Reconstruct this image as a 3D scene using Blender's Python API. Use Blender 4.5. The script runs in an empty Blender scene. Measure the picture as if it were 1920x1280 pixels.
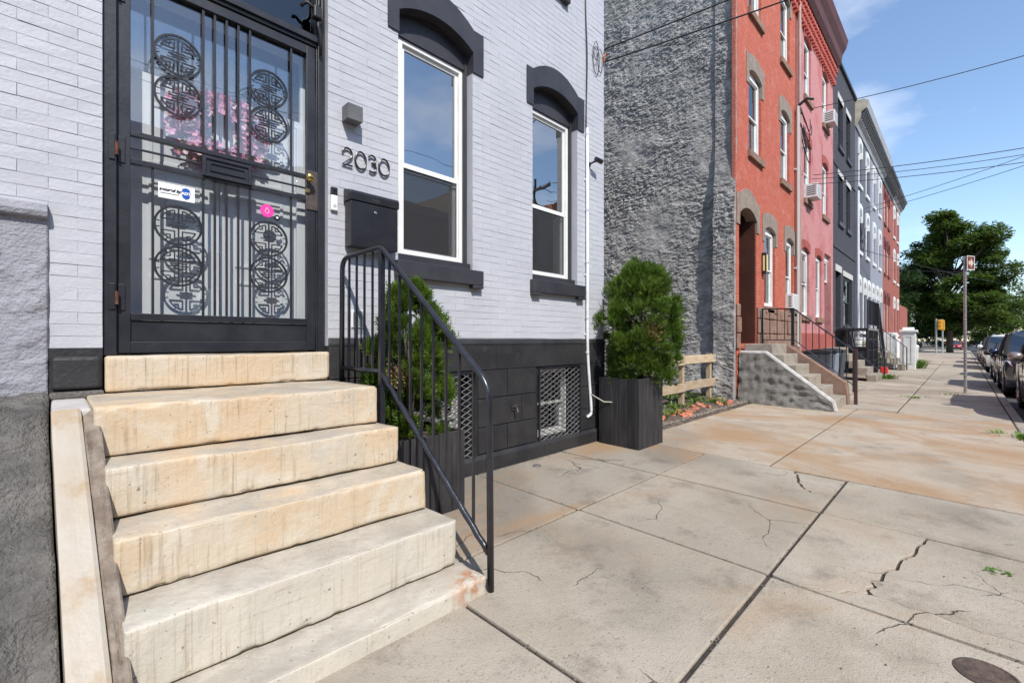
import bpy, math, random
from mathutils import Vector, noise
R = math.radians
rnd = random.Random(7)
SC = bpy.context.scene
COL = SC.collection

# ------------------------------------------------------------------ camera
cd = bpy.data.cameras.new('camera'); cam = bpy.data.objects.new('camera', cd); COL.objects.link(cam)
cd.sensor_width = 36; cd.lens = 36 * 853 / 1920; cd.clip_start = .05; cd.clip_end = 3000
cd.shift_y = -0.001
cam.location = (0, -3.4, 1.37); cam.rotation_euler = (R(90), 0, R(44.73 - 90))
SC.camera = cam
# ------------------------------------------------------------------ sky and sun
SUN_AZ, SUN_EL = 24.0, 47.0          # light travels towards +Y, turned SUN_AZ degrees towards +X
W = bpy.data.worlds.new('World'); SC.world = W; W.use_nodes = True
wn = W.node_tree; wn.nodes.clear()
def N(nt, t, **k):
    n = nt.nodes.new(t)
    for a, b in k.items(): setattr(n, a, b)
    return n
sky = N(wn, 'ShaderNodeTexSky', sky_type='NISHITA', sun_disc=False)
sky.sun_elevation = R(SUN_EL); sky.sun_rotation = R(180 + SUN_AZ); sky.air_density = 1.0; sky.dust_density = .35; sky.ozone_density = 2.2
bg = N(wn, 'ShaderNodeBackground'); bg.inputs[1].default_value = .15
wo = N(wn, 'ShaderNodeOutputWorld')
tc = N(wn, 'ShaderNodeTexCoord'); mp = N(wn, 'ShaderNodeMapping'); mp.inputs['Scale'].default_value = (1, 1, 2.6)
mp.inputs['Location'].default_value = (1.15, .55, .35)
cn = N(wn, 'ShaderNodeTexNoise'); cn.inputs['Scale'].default_value = 2.6; cn.inputs['Detail'].default_value = 7; cn.inputs['Roughness'].default_value = .52
cr = N(wn, 'ShaderNodeValToRGB'); cr.color_ramp.elements[0].position = .52; cr.color_ramp.elements[1].position = .74
cm = N(wn, 'ShaderNodeMath', operation='MULTIPLY'); cm.inputs[1].default_value = .7
mx = N(wn, 'ShaderNodeMix', data_type='RGBA'); mx.inputs['B'].default_value = (5.6, 5.8, 6.2, 1)
L = wn.links.new
L(tc.outputs['Generated'], mp.inputs[0]); L(mp.outputs[0], cn.inputs['Vector']); L(cn.outputs[0], cr.inputs[0]); L(cr.outputs[0], cm.inputs[0])
L(cm.outputs[0], mx.inputs['Factor']); L(sky.outputs[0], mx.inputs['A']); L(mx.outputs['Result'], bg.inputs[0]); L(bg.outputs[0], wo.inputs[0])
sd = bpy.data.lights.new('sun', 'SUN'); sd.energy = 3.3; sd.angle = R(.53); sd.color = (1, .955, .88)
sun = bpy.data.objects.new('sun', sd); COL.objects.link(sun)
ldir = Vector((math.sin(R(SUN_AZ)) * math.cos(R(SUN_EL)), math.cos(R(SUN_AZ)) * math.cos(R(SUN_EL)), -math.sin(R(SUN_EL))))
sun.rotation_euler = ldir.to_track_quat('-Z', 'Y').to_euler(); sun.location = (-3, -20, 20)
VS = SC.view_settings; VS.view_transform = 'Standard'; VS.look = 'None'; VS.gamma = 1; VS.exposure = .64; VS.use_curve_mapping = False
SC.cycles.max_bounces = 8; SC.cycles.transparent_max_bounces = 12; SC.cycles.caustics_reflective = False; SC.cycles.caustics_refractive = False

# ------------------------------------------------------------------ helpers
class MB:
    def __init__(s): s.v = []; s.f = []
    def add(s, vs, fs):
        b = len(s.v); s.v += [tuple(p) for p in vs]; s.f += [tuple(i + b for i in f) for f in fs]; return s
    def box(s, x0, x1, y0, y1, z0, z1):
        return s.add([(x0, y0, z0), (x1, y0, z0), (x1, y1, z0), (x0, y1, z0), (x0, y0, z1), (x1, y0, z1), (x1, y1, z1), (x0, y1, z1)],
                     [(0, 3, 2, 1), (4, 5, 6, 7), (0, 1, 5, 4), (1, 2, 6, 5), (2, 3, 7, 6), (3, 0, 4, 7)])
    def prism(s, poly, a, b, axis='y', top=None):
        # poly: (u,v) list; axis y -> (u,a,v); axis x -> (a,u,v); axis z -> (u,v,a)
        def P(u, v, w): return {'y': (u, w, v), 'x': (w, u, v), 'z': (u, v, w)}[axis]
        n = len(poly)
        ar = sum(poly[i][0] * poly[(i + 1) % n][1] - poly[(i + 1) % n][0] * poly[i][1] for i in range(n))
        flip = (ar > 0) != (axis == 'y')
        vs = [P(u, v, a) for u, v in poly] + [P(u, v, b) for u, v in (top or poly)]
        lo = tuple(range(n)); hi = tuple(range(n, 2 * n))
        if b < a: flip = not flip
        fs = [lo[::-1], hi] if flip else [lo, hi[::-1]]
        for i in range(n):
            j = (i + 1) % n
            fs.append((i, j, n + j, n + i) if flip else (i, n + i, n + j, j))
        return s.add(vs, fs)
    def tube(s, pts, r, n=8, closed=False, caps=True):
        pts = [Vector(p) for p in pts]; m = len(pts); rs = r if isinstance(r, (list, tuple)) else [r] * m
        rings = []; prev = None
        for i, p in enumerate(pts):
            a = pts[(i - 1) % m] if (closed or i > 0) else p; b = pts[(i + 1) % m] if (closed or i < m - 1) else p
            t = (b - a).normalized()
            if prev is None:
                u = t.cross(Vector((0, 0, 1)))
                if u.length < .05: u = t.cross(Vector((1, 0, 0)))
            else: u = prev - t * prev.dot(t)
            u.normalize(); prev = u; w = t.cross(u)
            rings.append([p + (u * math.cos(2 * math.pi * k / n) + w * math.sin(2 * math.pi * k / n)) * rs[i] for k in range(n)])
        vs = [q for g in rings for q in g]; fs = []
        for i in range(m if closed else m - 1):
            j = (i + 1) % m
            for k in range(n): fs.append((i * n + k, i * n + (k + 1) % n, j * n + (k + 1) % n, j * n + k))
        if caps and not closed: fs += [tuple(range(n))[::-1], tuple(range((m - 1) * n, m * n))]
        return s.add(vs, fs)
    def lathe(s, prof, c, n=20, axis='z'):
        vs = []; fs = []; m = len(prof)
        for r, h in prof:
            for k in range(n):
                a = 2 * math.pi * k / n; u, v = r * math.cos(a), r * math.sin(a)
                vs.append({'z': (c[0] + u, c[1] + v, c[2] + h), 'y': (c[0] + u, c[1] + h, c[2] - v), 'x': (c[0] + h, c[1] + u, c[2] + v)}[axis])
        for i in range(m - 1):
            for k in range(n): fs.append((i * n + k, i * n + (k + 1) % n, (i + 1) * n + (k + 1) % n, (i + 1) * n + k))
        fs += [tuple(range(n))[::-1], tuple(range((m - 1) * n, m * n))]
        return s.add(vs, fs)
    def build(s, name, mat, parent=None, bevel=0, smooth=False, seg=2, loc=None):
        me = bpy.data.meshes.new(name); me.from_pydata(s.v, [], s.f); me.update()
        if mat: me.materials.append(mat)
        if smooth: me.polygons.foreach_set('use_smooth', [True] * len(me.polygons))
        o = bpy.data.objects.new(name, me); COL.objects.link(o)
        if parent is not None: o.parent = parent
        if loc: o.location = loc
        if bevel:
            b = o.modifiers.new('bevel', 'BEVEL'); b.width = bevel; b.segments = seg; b.limit_method = 'ANGLE'; b.angle_limit = R(40)
        return o
def link_mesh(name, me, parent, loc=(0, 0, 0), rot=(0, 0, 0)):
    o = bpy.data.objects.new(name, me); COL.objects.link(o); o.parent = parent; o.location = loc; o.rotation_euler = rot; return o
def tag(o, label=None, cat=None, group=None, kind=None):
    if label: o['label'] = label
    if cat: o['category'] = cat
    if group: o['group'] = group
    if kind: o['kind'] = kind
    return o
def thing(name, label, cat, group=None, loc=(0, 0, 0), rz=0):
    o = bpy.data.objects.new(name, None); COL.objects.link(o); o.empty_display_size = .2; o.location = loc; o.rotation_euler = (0, 0, rz)
    return tag(o, label, cat, group)
def arc(x0, x1, zs, rise, n=14):
    # points of a shallow arch from x1 to x0
    w = (x1 - x0) / 2; cx = (x0 + x1) / 2; rr = (w * w + rise * rise) / (2 * rise); a = math.asin(min(1, w / rr))
    return [(cx + rr * math.sin(a - 2 * a * i / n), zs + rise - rr + rr * math.cos(a - 2 * a * i / n)) for i in range(n + 1)]
def rects_minus(x0, x1, z0, z1, holes):
    xs = sorted({x0, x1} | {min(max(h[k], x0), x1) for h in holes for k in (0, 1)})
    zs = sorted({z0, z1} | {min(max(h[k], z0), z1) for h in holes for k in (2, 3)})
    out = []
    for i in range(len(xs) - 1):
        run = None
        for j in range(len(zs) - 1):
            cx, cz = (xs[i] + xs[i + 1]) / 2, (zs[j] + zs[j + 1]) / 2
            if any(h[0] < cx < h[1] and h[2] < cz < h[3] for h in holes):
                if run: out.append((xs[i], xs[i + 1], run[0], run[1])); run = None
            else: run = (run[0], zs[j + 1]) if run else (zs[j], zs[j + 1])
        if run: out.append((xs[i], xs[i + 1], run[0], run[1]))
    return out
def text_mesh(txt, size, x, y, z, name, mat, parent, shear=0, extrude=.0008, align='CENTER', bold=0):
    cu = bpy.data.curves.new('t', 'FONT'); cu.body = txt; cu.size = size; cu.shear = shear; cu.extrude = extrude; cu.align_x = align; cu.offset = bold
    to = bpy.data.objects.new('t', cu); COL.objects.link(to)
    dg = bpy.context.evaluated_depsgraph_get(); me = bpy.data.meshes.new_from_object(to.evaluated_get(dg)); bpy.data.objects.remove(to)
    for v in me.vertices: v.co = Vector((x + v.co.x, y - v.co.z, z + v.co.y))
    me.materials.clear(); me.materials.append(mat)
    o = bpy.data.objects.new(name, me); COL.objects.link(o); o.parent = parent; return o

# ------------------------------------------------------------------ materials
def nmat(name):
    m = bpy.data.materials.new(name); m.use_nodes = True; nt = m.node_tree; nt.nodes.clear()
    out = N(nt, 'ShaderNodeOutputMaterial'); p = N(nt, 'ShaderNodeBsdfPrincipled'); nt.links.new(p.outputs[0], out.inputs[0])
    return m, nt, p, out
def c4(c): return (c[0], c[1], c[2], 1)
def vec(nt, scale=(1, 1, 1), world=False):
    m = N(nt, 'ShaderNodeMapping'); m.inputs['Scale'].default_value = scale
    if world: nt.links.new(N(nt, 'ShaderNodeNewGeometry').outputs['Position'], m.inputs[0])
    else: nt.links.new(N(nt, 'ShaderNodeTexCoord').outputs['Object'], m.inputs[0])
    return m.outputs[0]
def nz(nt, v, scale, detail=6, rough=.6, dist=0):
    n = N(nt, 'ShaderNodeTexNoise'); n.inputs['Scale'].default_value = scale; n.inputs['Detail'].default_value = detail
    n.inputs['Roughness'].default_value = rough; n.inputs['Distortion'].default_value = dist; nt.links.new(v, n.inputs['Vector']); return n.outputs[0]
def ramp(nt, fac, lo, hi):
    r = N(nt, 'ShaderNodeMapRange'); r.inputs['From Min'].default_value = lo; r.inputs['From Max'].default_value = hi; r.interpolation_type = 'SMOOTHSTEP'
    nt.links.new(fac, r.inputs['Value']); return r.outputs[0]
def mix(nt, fac, a, b, mode='MIX'):
    m = N(nt, 'ShaderNodeMix', data_type='RGBA', blend_type=mode)
    for k, q in (('Factor', fac), ('A', a), ('B', b)):
        if isinstance(q, (int, float)): m.inputs[k].default_value = q
        elif isinstance(q, (tuple, list)): m.inputs[k].default_value = c4(q)
        else: nt.links.new(q, m.inputs[k])
    return m.outputs['Result']
def mul(nt, a, b, op='MULTIPLY'):
    m = N(nt, 'ShaderNodeMath', operation=op)
    for i, q in enumerate((a, b)):
        if isinstance(q, (int, float)): m.inputs[i].default_value = q
        else: nt.links.new(q, m.inputs[i])
    return m.outputs[0]
def bump(nt, p, h, dist, strength=1, prev=None):
    b = N(nt, 'ShaderNodeBump'); b.inputs['Distance'].default_value = dist; b.inputs['Strength'].default_value = strength
    nt.links.new(h, b.inputs['Height'])
    if prev: nt.links.new(prev, b.inputs['Normal'])
    nt.links.new(b.outputs[0], p.inputs['Normal']); return b.outputs[0]
def mat(name, c1, c2=None, s=3., rough=.7, bp=0., bs=60., metal=0., c3=None, s3=1., lo3=.55, hi3=.75, spec=.5, rand=0., coat=0., stretch=(1, 1, 1), world=False):
    m, nt, p, out = nmat(name); v = vec(nt, stretch, world)
    col = c1
    if c2: col = mix(nt, ramp(nt, nz(nt, v, s), .35, .65), c1, c2)
    if c3: col = mix(nt, ramp(nt, nz(nt, v, s3, 8, .65), lo3, hi3), col, c3)
    if rand:
        oi = N(nt, 'ShaderNodeObjectInfo'); mr = N(nt, 'ShaderNodeMapRange'); mr.inputs['To Min'].default_value = 1 - rand; mr.inputs['To Max'].default_value = 1 + rand
        nt.links.new(oi.outputs['Random'], mr.inputs['Value']); hs = N(nt, 'ShaderNodeHueSaturation'); nt.links.new(mr.outputs[0], hs.inputs['Value'])
        if isinstance(col, tuple): hs.inputs['Color'].default_value = c4(col)
        else: nt.links.new(col, hs.inputs['Color'])
        col = hs.outputs[0]
    if isinstance(col, tuple): p.inputs['Base Color'].default_value = c4(col)
    else: nt.links.new(col, p.inputs['Base Color'])
    p.inputs['Roughness'].default_value = rough; p.inputs['Metallic'].default_value = metal; p.inputs['Specular IOR Level'].default_value = spec
    if coat: p.inputs['Coat Weight'].default_value = coat; p.inputs['Coat Roughness'].default_value = .04
    if bp: bump(nt, p, nz(nt, v, bs, 5, .6), bp)
    return m
def glass(name, refl=.35, tint=(1, 1, 1), rough=0.):
    m, nt, p, out = nmat(name); nt.nodes.remove(p)
    t = N(nt, 'ShaderNodeBsdfTransparent'); t.inputs[0].default_value = c4(tint); g = N(nt, 'ShaderNodeBsdfGlossy'); g.inputs['Roughness'].default_value = rough
    lw = N(nt, 'ShaderNodeLayerWeight'); lw.inputs[0].default_value = .5; a = mul(nt, mul(nt, mul(nt, lw.outputs['Facing'], 5.0, 'POWER'), .9 - refl), refl + .04, 'ADD')
    x = N(nt, 'ShaderNodeMixShader'); nt.links.new(a, x.inputs[0]); nt.links.new(t.outputs[0], x.inputs[1]); nt.links.new(g.outputs[0], x.inputs[2]); nt.links.new(x.outputs[0], out.inputs[0])
    n = nz(nt, vec(nt), 1.3, 2); b = N(nt, 'ShaderNodeBump'); b.inputs['Distance'].default_value = .004; nt.links.new(n, b.inputs['Height']); nt.links.new(b.outputs[0], g.inputs['Normal'])
    return m
def brickmat(name, c1, c2, mortar, c3=None, lo3=.6, hi3=.78, s3=1.1, bw=.22, bh=.067, rough=.8, depth=.006, ms=.008):
    m, nt, p, out = nmat(name)
    g = N(nt, 'ShaderNodeNewGeometry'); sx = N(nt, 'ShaderNodeSeparateXYZ'); nt.links.new(g.outputs['Position'], sx.inputs[0])
    cb = N(nt, 'ShaderNodeCombineXYZ'); nt.links.new(mul(nt, sx.outputs[0], sx.outputs[1], 'ADD'), cb.inputs[0]); nt.links.new(sx.outputs[2], cb.inputs[1])
    b = N(nt, 'ShaderNodeTexBrick'); nt.links.new(cb.outputs[0], b.inputs['Vector'])
    b.inputs['Scale'].default_value = 1; b.inputs['Brick Width'].default_value = bw; b.inputs['Row Height'].default_value = bh; b.inputs['Mortar Size'].default_value = ms
    b.inputs['Mortar Smooth'].default_value = .3
    b.inputs['Color1'].default_value = c4(c1); b.inputs['Color2'].default_value = c4(c2); b.inputs['Mortar'].default_value = c4(mortar)
    col = b.outputs[0]; v = g.outputs['Position']
    col = mix(nt, .55, col, mix(nt, nz(nt, v, 9, 6), tuple(x * .7 for x in c1), tuple(min(1, x * 1.25) for x in c2)))
    if c3: col = mix(nt, mul(nt, ramp(nt, nz(nt, v, s3, 9, .7), lo3, hi3), .55), col, c3)
    nt.links.new(col, p.inputs['Base Color']); p.inputs['Roughness'].default_value = rough; p.inputs['Specular IOR Level'].default_value = .3
    h = mul(nt, mul(nt, b.outputs['Fac'], -1.0), mul(nt, nz(nt, v, 30, 5), .5), 'ADD'); bump(nt, p, h, depth)
    return m
def paint_mat():
    m, nt, p, out = nmat('lavender_white_paint'); v = vec(nt, (1, 1, 1), True)
    col = mix(nt, ramp(nt, nz(nt, v, 1.6, 7, .6), .35, .65), (.50, .508, .545), (.465, .472, .512))
    col = mix(nt, mul(nt, ramp(nt, nz(nt, vec(nt, (9, 9, .7), True), 1.0, 5, .6), .56, .74), .35), col, (.40, .40, .43))
    col = mix(nt, mul(nt, ramp(nt, nz(nt, v, 7, 8, .7), .60, .78), .35), col, (.36, .36, .385))
    chip = mul(nt, ramp(nt, nz(nt, v, 42, 4, .7), .70, .74), ramp(nt, nz(nt, v, 1.9, 3), .54, .62)); col = mix(nt, chip, col, (.20, .185, .18))
    nt.links.new(col, p.inputs['Base Color']); p.inputs['Roughness'].default_value = .5; p.inputs['Specular IOR Level'].default_value = .3
    bump(nt, p, mul(nt, nz(nt, v, 55, 5), mul(nt, nz(nt, v, 11, 5), 1.2), 'ADD'), .0024)
    return m
PAINT = paint_mat()
BLACK = mat('black_masonry_paint', (.016, .016, .019), (.030, .029, .030), 3, .55, .004, 45, c3=(.085, .08, .074), s3=5, lo3=.58, hi3=.80)
TRIM = mat('charcoal_trim_paint', (.030, .029, .036), (.042, .041, .048), 4, .5, .002, 70)
IRON = mat('black_gloss_iron', (.012, .013, .019), (.020, .021, .028), 8, .28, .0012, 35, spec=.6)
DOORM = mat('dark_navy_iron', (.016, .017, .023), (.028, .029, .036), 5, .38, .0012, 40, spec=.5, c3=(.06, .055, .05), s3=14, lo3=.7, hi3=.85)
WHITE = mat('white_vinyl', (.82, .82, .80), (.76, .76, .74), 5, .35)
RUST = mat('rust', (.16, .06, .03), (.08, .03, .02), 30, .9, .002, 80)
BRASS = mat('brass', (.62, .45, .16), (.45, .32, .12), 12, .25, metal=1.)
GLASS = glass('window_glass', .46, (.32, .35, .37))
DGLASS = glass('door_glass', .10, (.97, .98, .98))
PANE = glass('street_window_glass', .25, (.35, .38, .4))
SCREEN = mat('insect_screen', (.055, .057, .06), (.075, .078, .08), 6, .6)
DARK = mat('dark_interior', (.03, .03, .033), rough=.9)
ROOM = mat('interior_plaster', (.35, .34, .32), rough=.9)
def stucco_mat(name, c1, c2, bd, c3=None, lo3=.55, hi3=.75):
    m, nt, p, out = nmat(name); v = vec(nt, (1, 1, 1), True)
    col = mix(nt, ramp(nt, nz(nt, v, 5, 9, .7), .35, .68), c1, c2)
    if c3: col = mix(nt, ramp(nt, nz(nt, v, 1.3, 8, .65), lo3, hi3), col, c3)
    nt.links.new(col, p.inputs['Base Color']); p.inputs['Roughness'].default_value = .9; p.inputs['Specular IOR Level'].default_value = .25
    a = nz(nt, vec(nt, (1, 1, 2.2), True), 16, 8, .65, .6); bump(nt, p, mul(nt, a, nz(nt, v, 70, 4), 'ADD'), bd)
    return m
STUCCO = stucco_mat('grey_stucco', (.27, .265, .255), (.53, .515, .49), .030, (.36, .35, .33))
CEMENT = stucco_mat('rough_cement', (.125, .117, .107), (.23, .215, .197), .028, (.09, .085, .078))
LAVST = stucco_mat('lavender_grey_stucco', (.31, .31, .345), (.36, .36, .395), .010)
def marble_mat(name='stained_marble', ca=(.57, .425, .275), cb=(.56, .475, .365), dr=.85):
    m, nt, p, out = nmat(name); v = vec(nt, (1, 1, 1), True)
    base = mix(nt, ramp(nt, nz(nt, v, 1.7, 6, .6), .38, .62), ca, cb)
    base = mix(nt, mul(nt, ramp(nt, nz(nt, v, 4, 7, .7, .8), .48, .66), .75), base, (.60, .55, .46))
    veins = ramp(nt, nz(nt, vec(nt, (1.2, 1.2, 26), True), 1.6, 6, .6, 1.2), .60, .70)
    base = mix(nt, mul(nt, veins, .6), base, (.38, .31, .235))
    g = N(nt, 'ShaderNodeNewGeometry'); sp = N(nt, 'ShaderNodeSeparateXYZ'); nt.links.new(g.outputs['Normal'], sp.inputs[0])
    up = ramp(nt, sp.outputs[2], .6, .95)
    drips = ramp(nt, nz(nt, vec(nt, (38, 38, 1.1), True), 1.7, 6, .65), .50, .72)
    dmask = mul(nt, ramp(nt, nz(nt, v, 2.1, 3), .42, .58), dr)
    inv = mul(nt, 1.0, up, 'SUBTRACT')
    base = mix(nt, mul(nt, mul(nt, drips, dmask), inv), base, (.30, .22, .13))
    soil = mul(nt, up, ramp(nt, nz(nt, v, 3.3, 8, .68), .30, .66))
    base = mix(nt, mul(nt, soil, .95), base, (.36, .32, .265))
    ds = N(nt, 'ShaderNodeVectorMath', operation='DISTANCE'); ds.inputs[1].default_value = (1.53, -1.60, .12); nt.links.new(v, ds.inputs[0])
    rs_ = mul(nt, mul(nt, 1.0, ramp(nt, ds.outputs['Value'], .02, .20), 'SUBTRACT'), ramp(nt, nz(nt, v, 13, 6, .7), .42, .60)); base = mix(nt, mul(nt, rs_, .9), base, (.40, .15, .05))
    gr = mul(nt, ramp(nt, nz(nt, v, 1.4, 4), .50, .66), ramp(nt, nz(nt, v, 6, 7, .7), .40, .66)); base = mix(nt, mul(nt, gr, .6), base, (.42, .41, .36))
    specks = ramp(nt, nz(nt, v, 48, 3, .6), .66, .72); base = mix(nt, mul(nt, specks, .8), base, (.17, .13, .09))
    nt.links.new(base, p.inputs['Base Color']); p.inputs['Roughness'].default_value = .55; p.inputs['Specular IOR Level'].default_value = .35
    bump(nt, p, mul(nt, nz(nt, v, 26, 6, .65), mul(nt, drips, .15), 'SUBTRACT'), .005)
    return m
MARBLE = marble_mat(); MARBLEP = marble_mat('pale_worn_marble', (.55, .49, .40), (.53, .495, .425), .6)
def concrete(name, c1, c2, stain=None, lo=.45, hi=.65, st=(.35, 1.6, 1), amt=.8, rand=.06, crack=.85):
    m, nt, p, out = nmat(name); v = vec(nt, (1, 1, 1), True)
    col = mix(nt, ramp(nt, nz(nt, v, 1.1, 8, .65), .33, .67), c1, c2)
    dk = mul(nt, ramp(nt, nz(nt, v, 2.4, 9, .72), .50, .70), .62); col = mix(nt, dk, col, tuple(x * .48 for x in c1)); d2 = mul(nt, ramp(nt, nz(nt, v, .55, 4, .55), .51, .66), .55); col = mix(nt, d2, col, tuple(x * .45 for x in c1))
    sp = mul(nt, ramp(nt, nz(nt, v, 75, 3, .7), .58, .70), .75); col = mix(nt, sp, col, tuple(x * .45 for x in c1))
    li = mul(nt, ramp(nt, nz(nt, v, 60, 3, .7), .62, .75), .35); col = mix(nt, li, col, tuple(min(1, x * 1.5) for x in c2))
    if stain:
        s = ramp(nt, nz(nt, vec(nt, st, True), 1.0, 9, .66, .9), lo, hi); col = mix(nt, mul(nt, s, amt), col, stain)
    dn = N(nt, 'ShaderNodeTexNoise'); dn.inputs['Scale'].default_value = 3.2; dn.inputs['Detail'].default_value = 7; nt.links.new(v, dn.inputs['Vector'])
    dv = N(nt, 'ShaderNodeVectorMath', operation='MULTIPLY_ADD'); dv.inputs[1].default_value = (.30, .30, 0); nt.links.new(dn.outputs['Color'], dv.inputs[0]); nt.links.new(v, dv.inputs[2])
    vo = N(nt, 'ShaderNodeTexVoronoi', feature='DISTANCE_TO_EDGE'); vo.inputs['Scale'].default_value = 1.15; nt.links.new(dv.outputs[0], vo.inputs['Vector'])
    ck = mul(nt, mul(nt, 1.0, ramp(nt, vo.outputs['Distance'], .0004, .0042), 'SUBTRACT'), mul(nt, ramp(nt, nz(nt, v, .75, 3), .545, .60), crack / .85)); col = mix(nt, mul(nt, ck, .8), col, (.085, .07, .056))
    cl_ = mul(nt, ramp(nt, nz(nt, v, 34, 4, .75), .60, .66), ramp(nt, nz(nt, v, 1.7, 5), .50, .66)); col = mix(nt, mul(nt, cl_, .8), col, (.09, .075, .06))
    pit = ramp(nt, nz(nt, v, 14, 5, .75), .68, .74); col = mix(nt, mul(nt, pit, .7), col, (.10, .09, .08))
    oi = N(nt, 'ShaderNodeObjectInfo'); mr = N(nt, 'ShaderNodeMapRange'); mr.inputs['To Min'].default_value = 1 - rand; mr.inputs['To Max'].default_value = 1 + rand
    nt.links.new(oi.outputs['Random'], mr.inputs['Value']); hs = N(nt, 'ShaderNodeHueSaturation'); nt.links.new(mr.outputs[0], hs.inputs['Value']); nt.links.new(col, hs.inputs['Color'])
    nt.links.new(hs.outputs[0], p.inputs['Base Color']); p.inputs['Roughness'].default_value = .85; p.inputs['Specular IOR Level'].default_value = .25
    bump(nt, p, mul(nt, mul(nt, nz(nt, v, 120, 3, .7), nz(nt, v, 18, 5, .6), 'ADD'), mul(nt, ck, 1.5), 'SUBTRACT'), .0055)
    return m
CONC = concrete('sidewalk_concrete', (.335, .288, .225), (.44, .385, .315), (.36, .255, .165), .5, .72, (.6, .9, 1), .6)
CONCT = concrete('tan_stained_concrete', (.33, .285, .23), (.38, .335, .275), (.37, .235, .13), .46, .66, (.3, .9, 1), .8)
CONCR = concrete('rust_stained_concrete', (.42, .35, .27), (.47, .40, .32), (.36, .225, .12), .40, .66, (.95, .55, 1), .85, 0, .2)
STEPC = concrete('step_concrete', (.31, .27, .22), (.37, .33, .275))
ASPH = mat('asphalt', (.045, .045, .047), (.07, .068, .066), 6, .85, .006, 120)
SOIL = mat('soil', (.07, .052, .038), (.14, .11, .085), 7, .95, .02, 40)
JOINT = mat('joint_dirt', (.03, .024, .019), (.06, .048, .038), 12, .95, .01, 60)
def leafmat(name, a, b, trans=.25):
    m, nt, p, out = nmat(name); v = vec(nt, (1, 1, 1), True)
    col = mix(nt, ramp(nt, nz(nt, v, 6.5, 5, .75), .3, .7), a, b); nt.links.new(col, p.inputs['Base Color'])
    p.inputs['Roughness'].default_value = .5; p.inputs['Specular IOR Level'].default_value = .35
    t = N(nt, 'ShaderNodeBsdfTranslucent'); nt.links.new(mix(nt, .5, col, (b[0] * 1.5, b[1] * 1.5, b[2])), t.inputs[0]); x = N(nt, 'ShaderNodeMixShader'); x.inputs[0].default_value = trans
    nt.links.new(p.outputs[0], x.inputs[1]); nt.links.new(t.outputs[0], x.inputs[2]); nt.links.new(x.outputs[0], out.inputs[0]); return m
CEDAR = leafmat('cedar_foliage', (.027, .066, .010), (.14, .22, .027), .3)
TREEL = leafmat('tree_foliage', (.035, .078, .016), (.12, .175, .035), .35)
TREED = leafmat('dark_tree_foliage', (.022, .05, .014), (.05, .09, .022), .25)
WEED = leafmat('weed_green', (.07, .15, .02), (.16, .27, .04), .3)
BARK = mat('bark', (.07, .055, .042), (.12, .10, .08), 8, .9, .02, 25, stretch=(1, 1, .3))
WOODB = mat('black_stained_boards', (.016, .015, .017), (.035, .033, .034), 3, .65, .004, 30, c3=(.075, .07, .068), s3=6, lo3=.6, hi3=.8, rand=.25, stretch=(5, 5, .7))
PINE = mat('weathered_pine', (.40, .30, .19), (.52, .42, .29), 4, .75, .003, 30, rand=.15, stretch=(1, 6, 6))
BROWNST = stucco_mat('brownstone', (.22, .135, .10), (.30, .20, .15), .006)
GREYST = stucco_mat('grey_brownstone', (.24, .19, .155), (.32, .265, .22), .005)

# ------------------------------------------------------------------ ground, road, kerb, sidewalk
def gz(y): return .07 + .0175 * y
g = MB().add([(-700, -900, -.2), (1500, -900, -.2), (1500, 900, -.2), (-700, 900, -.2)], [(0, 1, 2, 3)]).build('ground', SOIL); tag(g, kind='structure')
r_ = MB().add([(-60, -12.3, -.125), (500, -12.3, -.125), (500, -4.14, -.125), (-60, -4.14, -.125)], [(0, 1, 2, 3)]).build('road', ASPH); tag(r_, kind='structure')
kb = MB().box(-60, 88, -4.15, -4.012, -.19, -.012).build('kerb', STEPC, bevel=.02); tag(kb, kind='structure')
ob = MB().box(-60, 200, -16.7, -12.3, -.19, -.005).build('far_sidewalk', STEPC); tag(ob, kind='structure')
sw = MB().add([(-6, -4.012, gz(-4) - .014), (88, -4.012, gz(-4) - .014), (88, .35, gz(.35) - .014), (-6, .35, gz(.35) - .014)], [(0, 1, 2, 3)]).build('sidewalk', JOINT); tag(sw, kind='structure')
def jag(pts, amp=.015, n=5, seed=1):
    rr = random.Random(seed); out = []
    for a, b in zip(pts[:-1], pts[1:]):
        for k in range(n):
            t = k / n; out.append((a[0] + (b[0] - a[0]) * t + (rr.uniform(-amp, amp) if k else 0), a[1] + (b[1] - a[1]) * t + (rr.uniform(-amp, amp) if k else 0)))
    return out + [pts[-1]]
def slab(poly, m, dz=0., bev=.008, tl=(0, 0)):
    n = len(poly); cx = sum(p[0] for p in poly) / n; cy = sum(p[1] for p in poly) / n
    area = sum(poly[i][0] * poly[(i + 1) % n][1] - poly[(i + 1) % n][0] * poly[i][1] for i in range(n))
    if area < 0: poly = poly[::-1]
    top = [(x - cx, y - cy, gz(y) + dz + tl[0] * (x - cx) + tl[1] * (y - cy)) for x, y in poly]; bot = [(x, y, z - .09) for x, y, z in top]
    fs = [tuple(range(n)), tuple(range(n, 2 * n))[::-1]] + [((i + 1) % n, i, n + i, n + (i + 1) % n) for i in range(n)]
    return MB().add(top + bot, fs).build('slab', m, sw, bevel=bev, loc=(cx, cy, 0))
J = .011
XJ = [-5.9, -4.3, -2.85, -1.4, .0, 1.46, 2.90, 4.22, 5.36]
YJ = [.3, -1.26, -2.61, -4.0]
crA = jag([(2.89, -2.74), (2.95, -2.9), (3.07, -3.05), (3.25, -3.04), (3.52, -3.125), (4.0, -3.19), (4.21, -3.23)], .02, 5, 3)
crA2 = jag([(3.07, -3.05), (3.075, -3.24), (3.06, -3.42), (3.07, -3.6), (3.05, -3.99)], .014, 5, 5)
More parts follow.
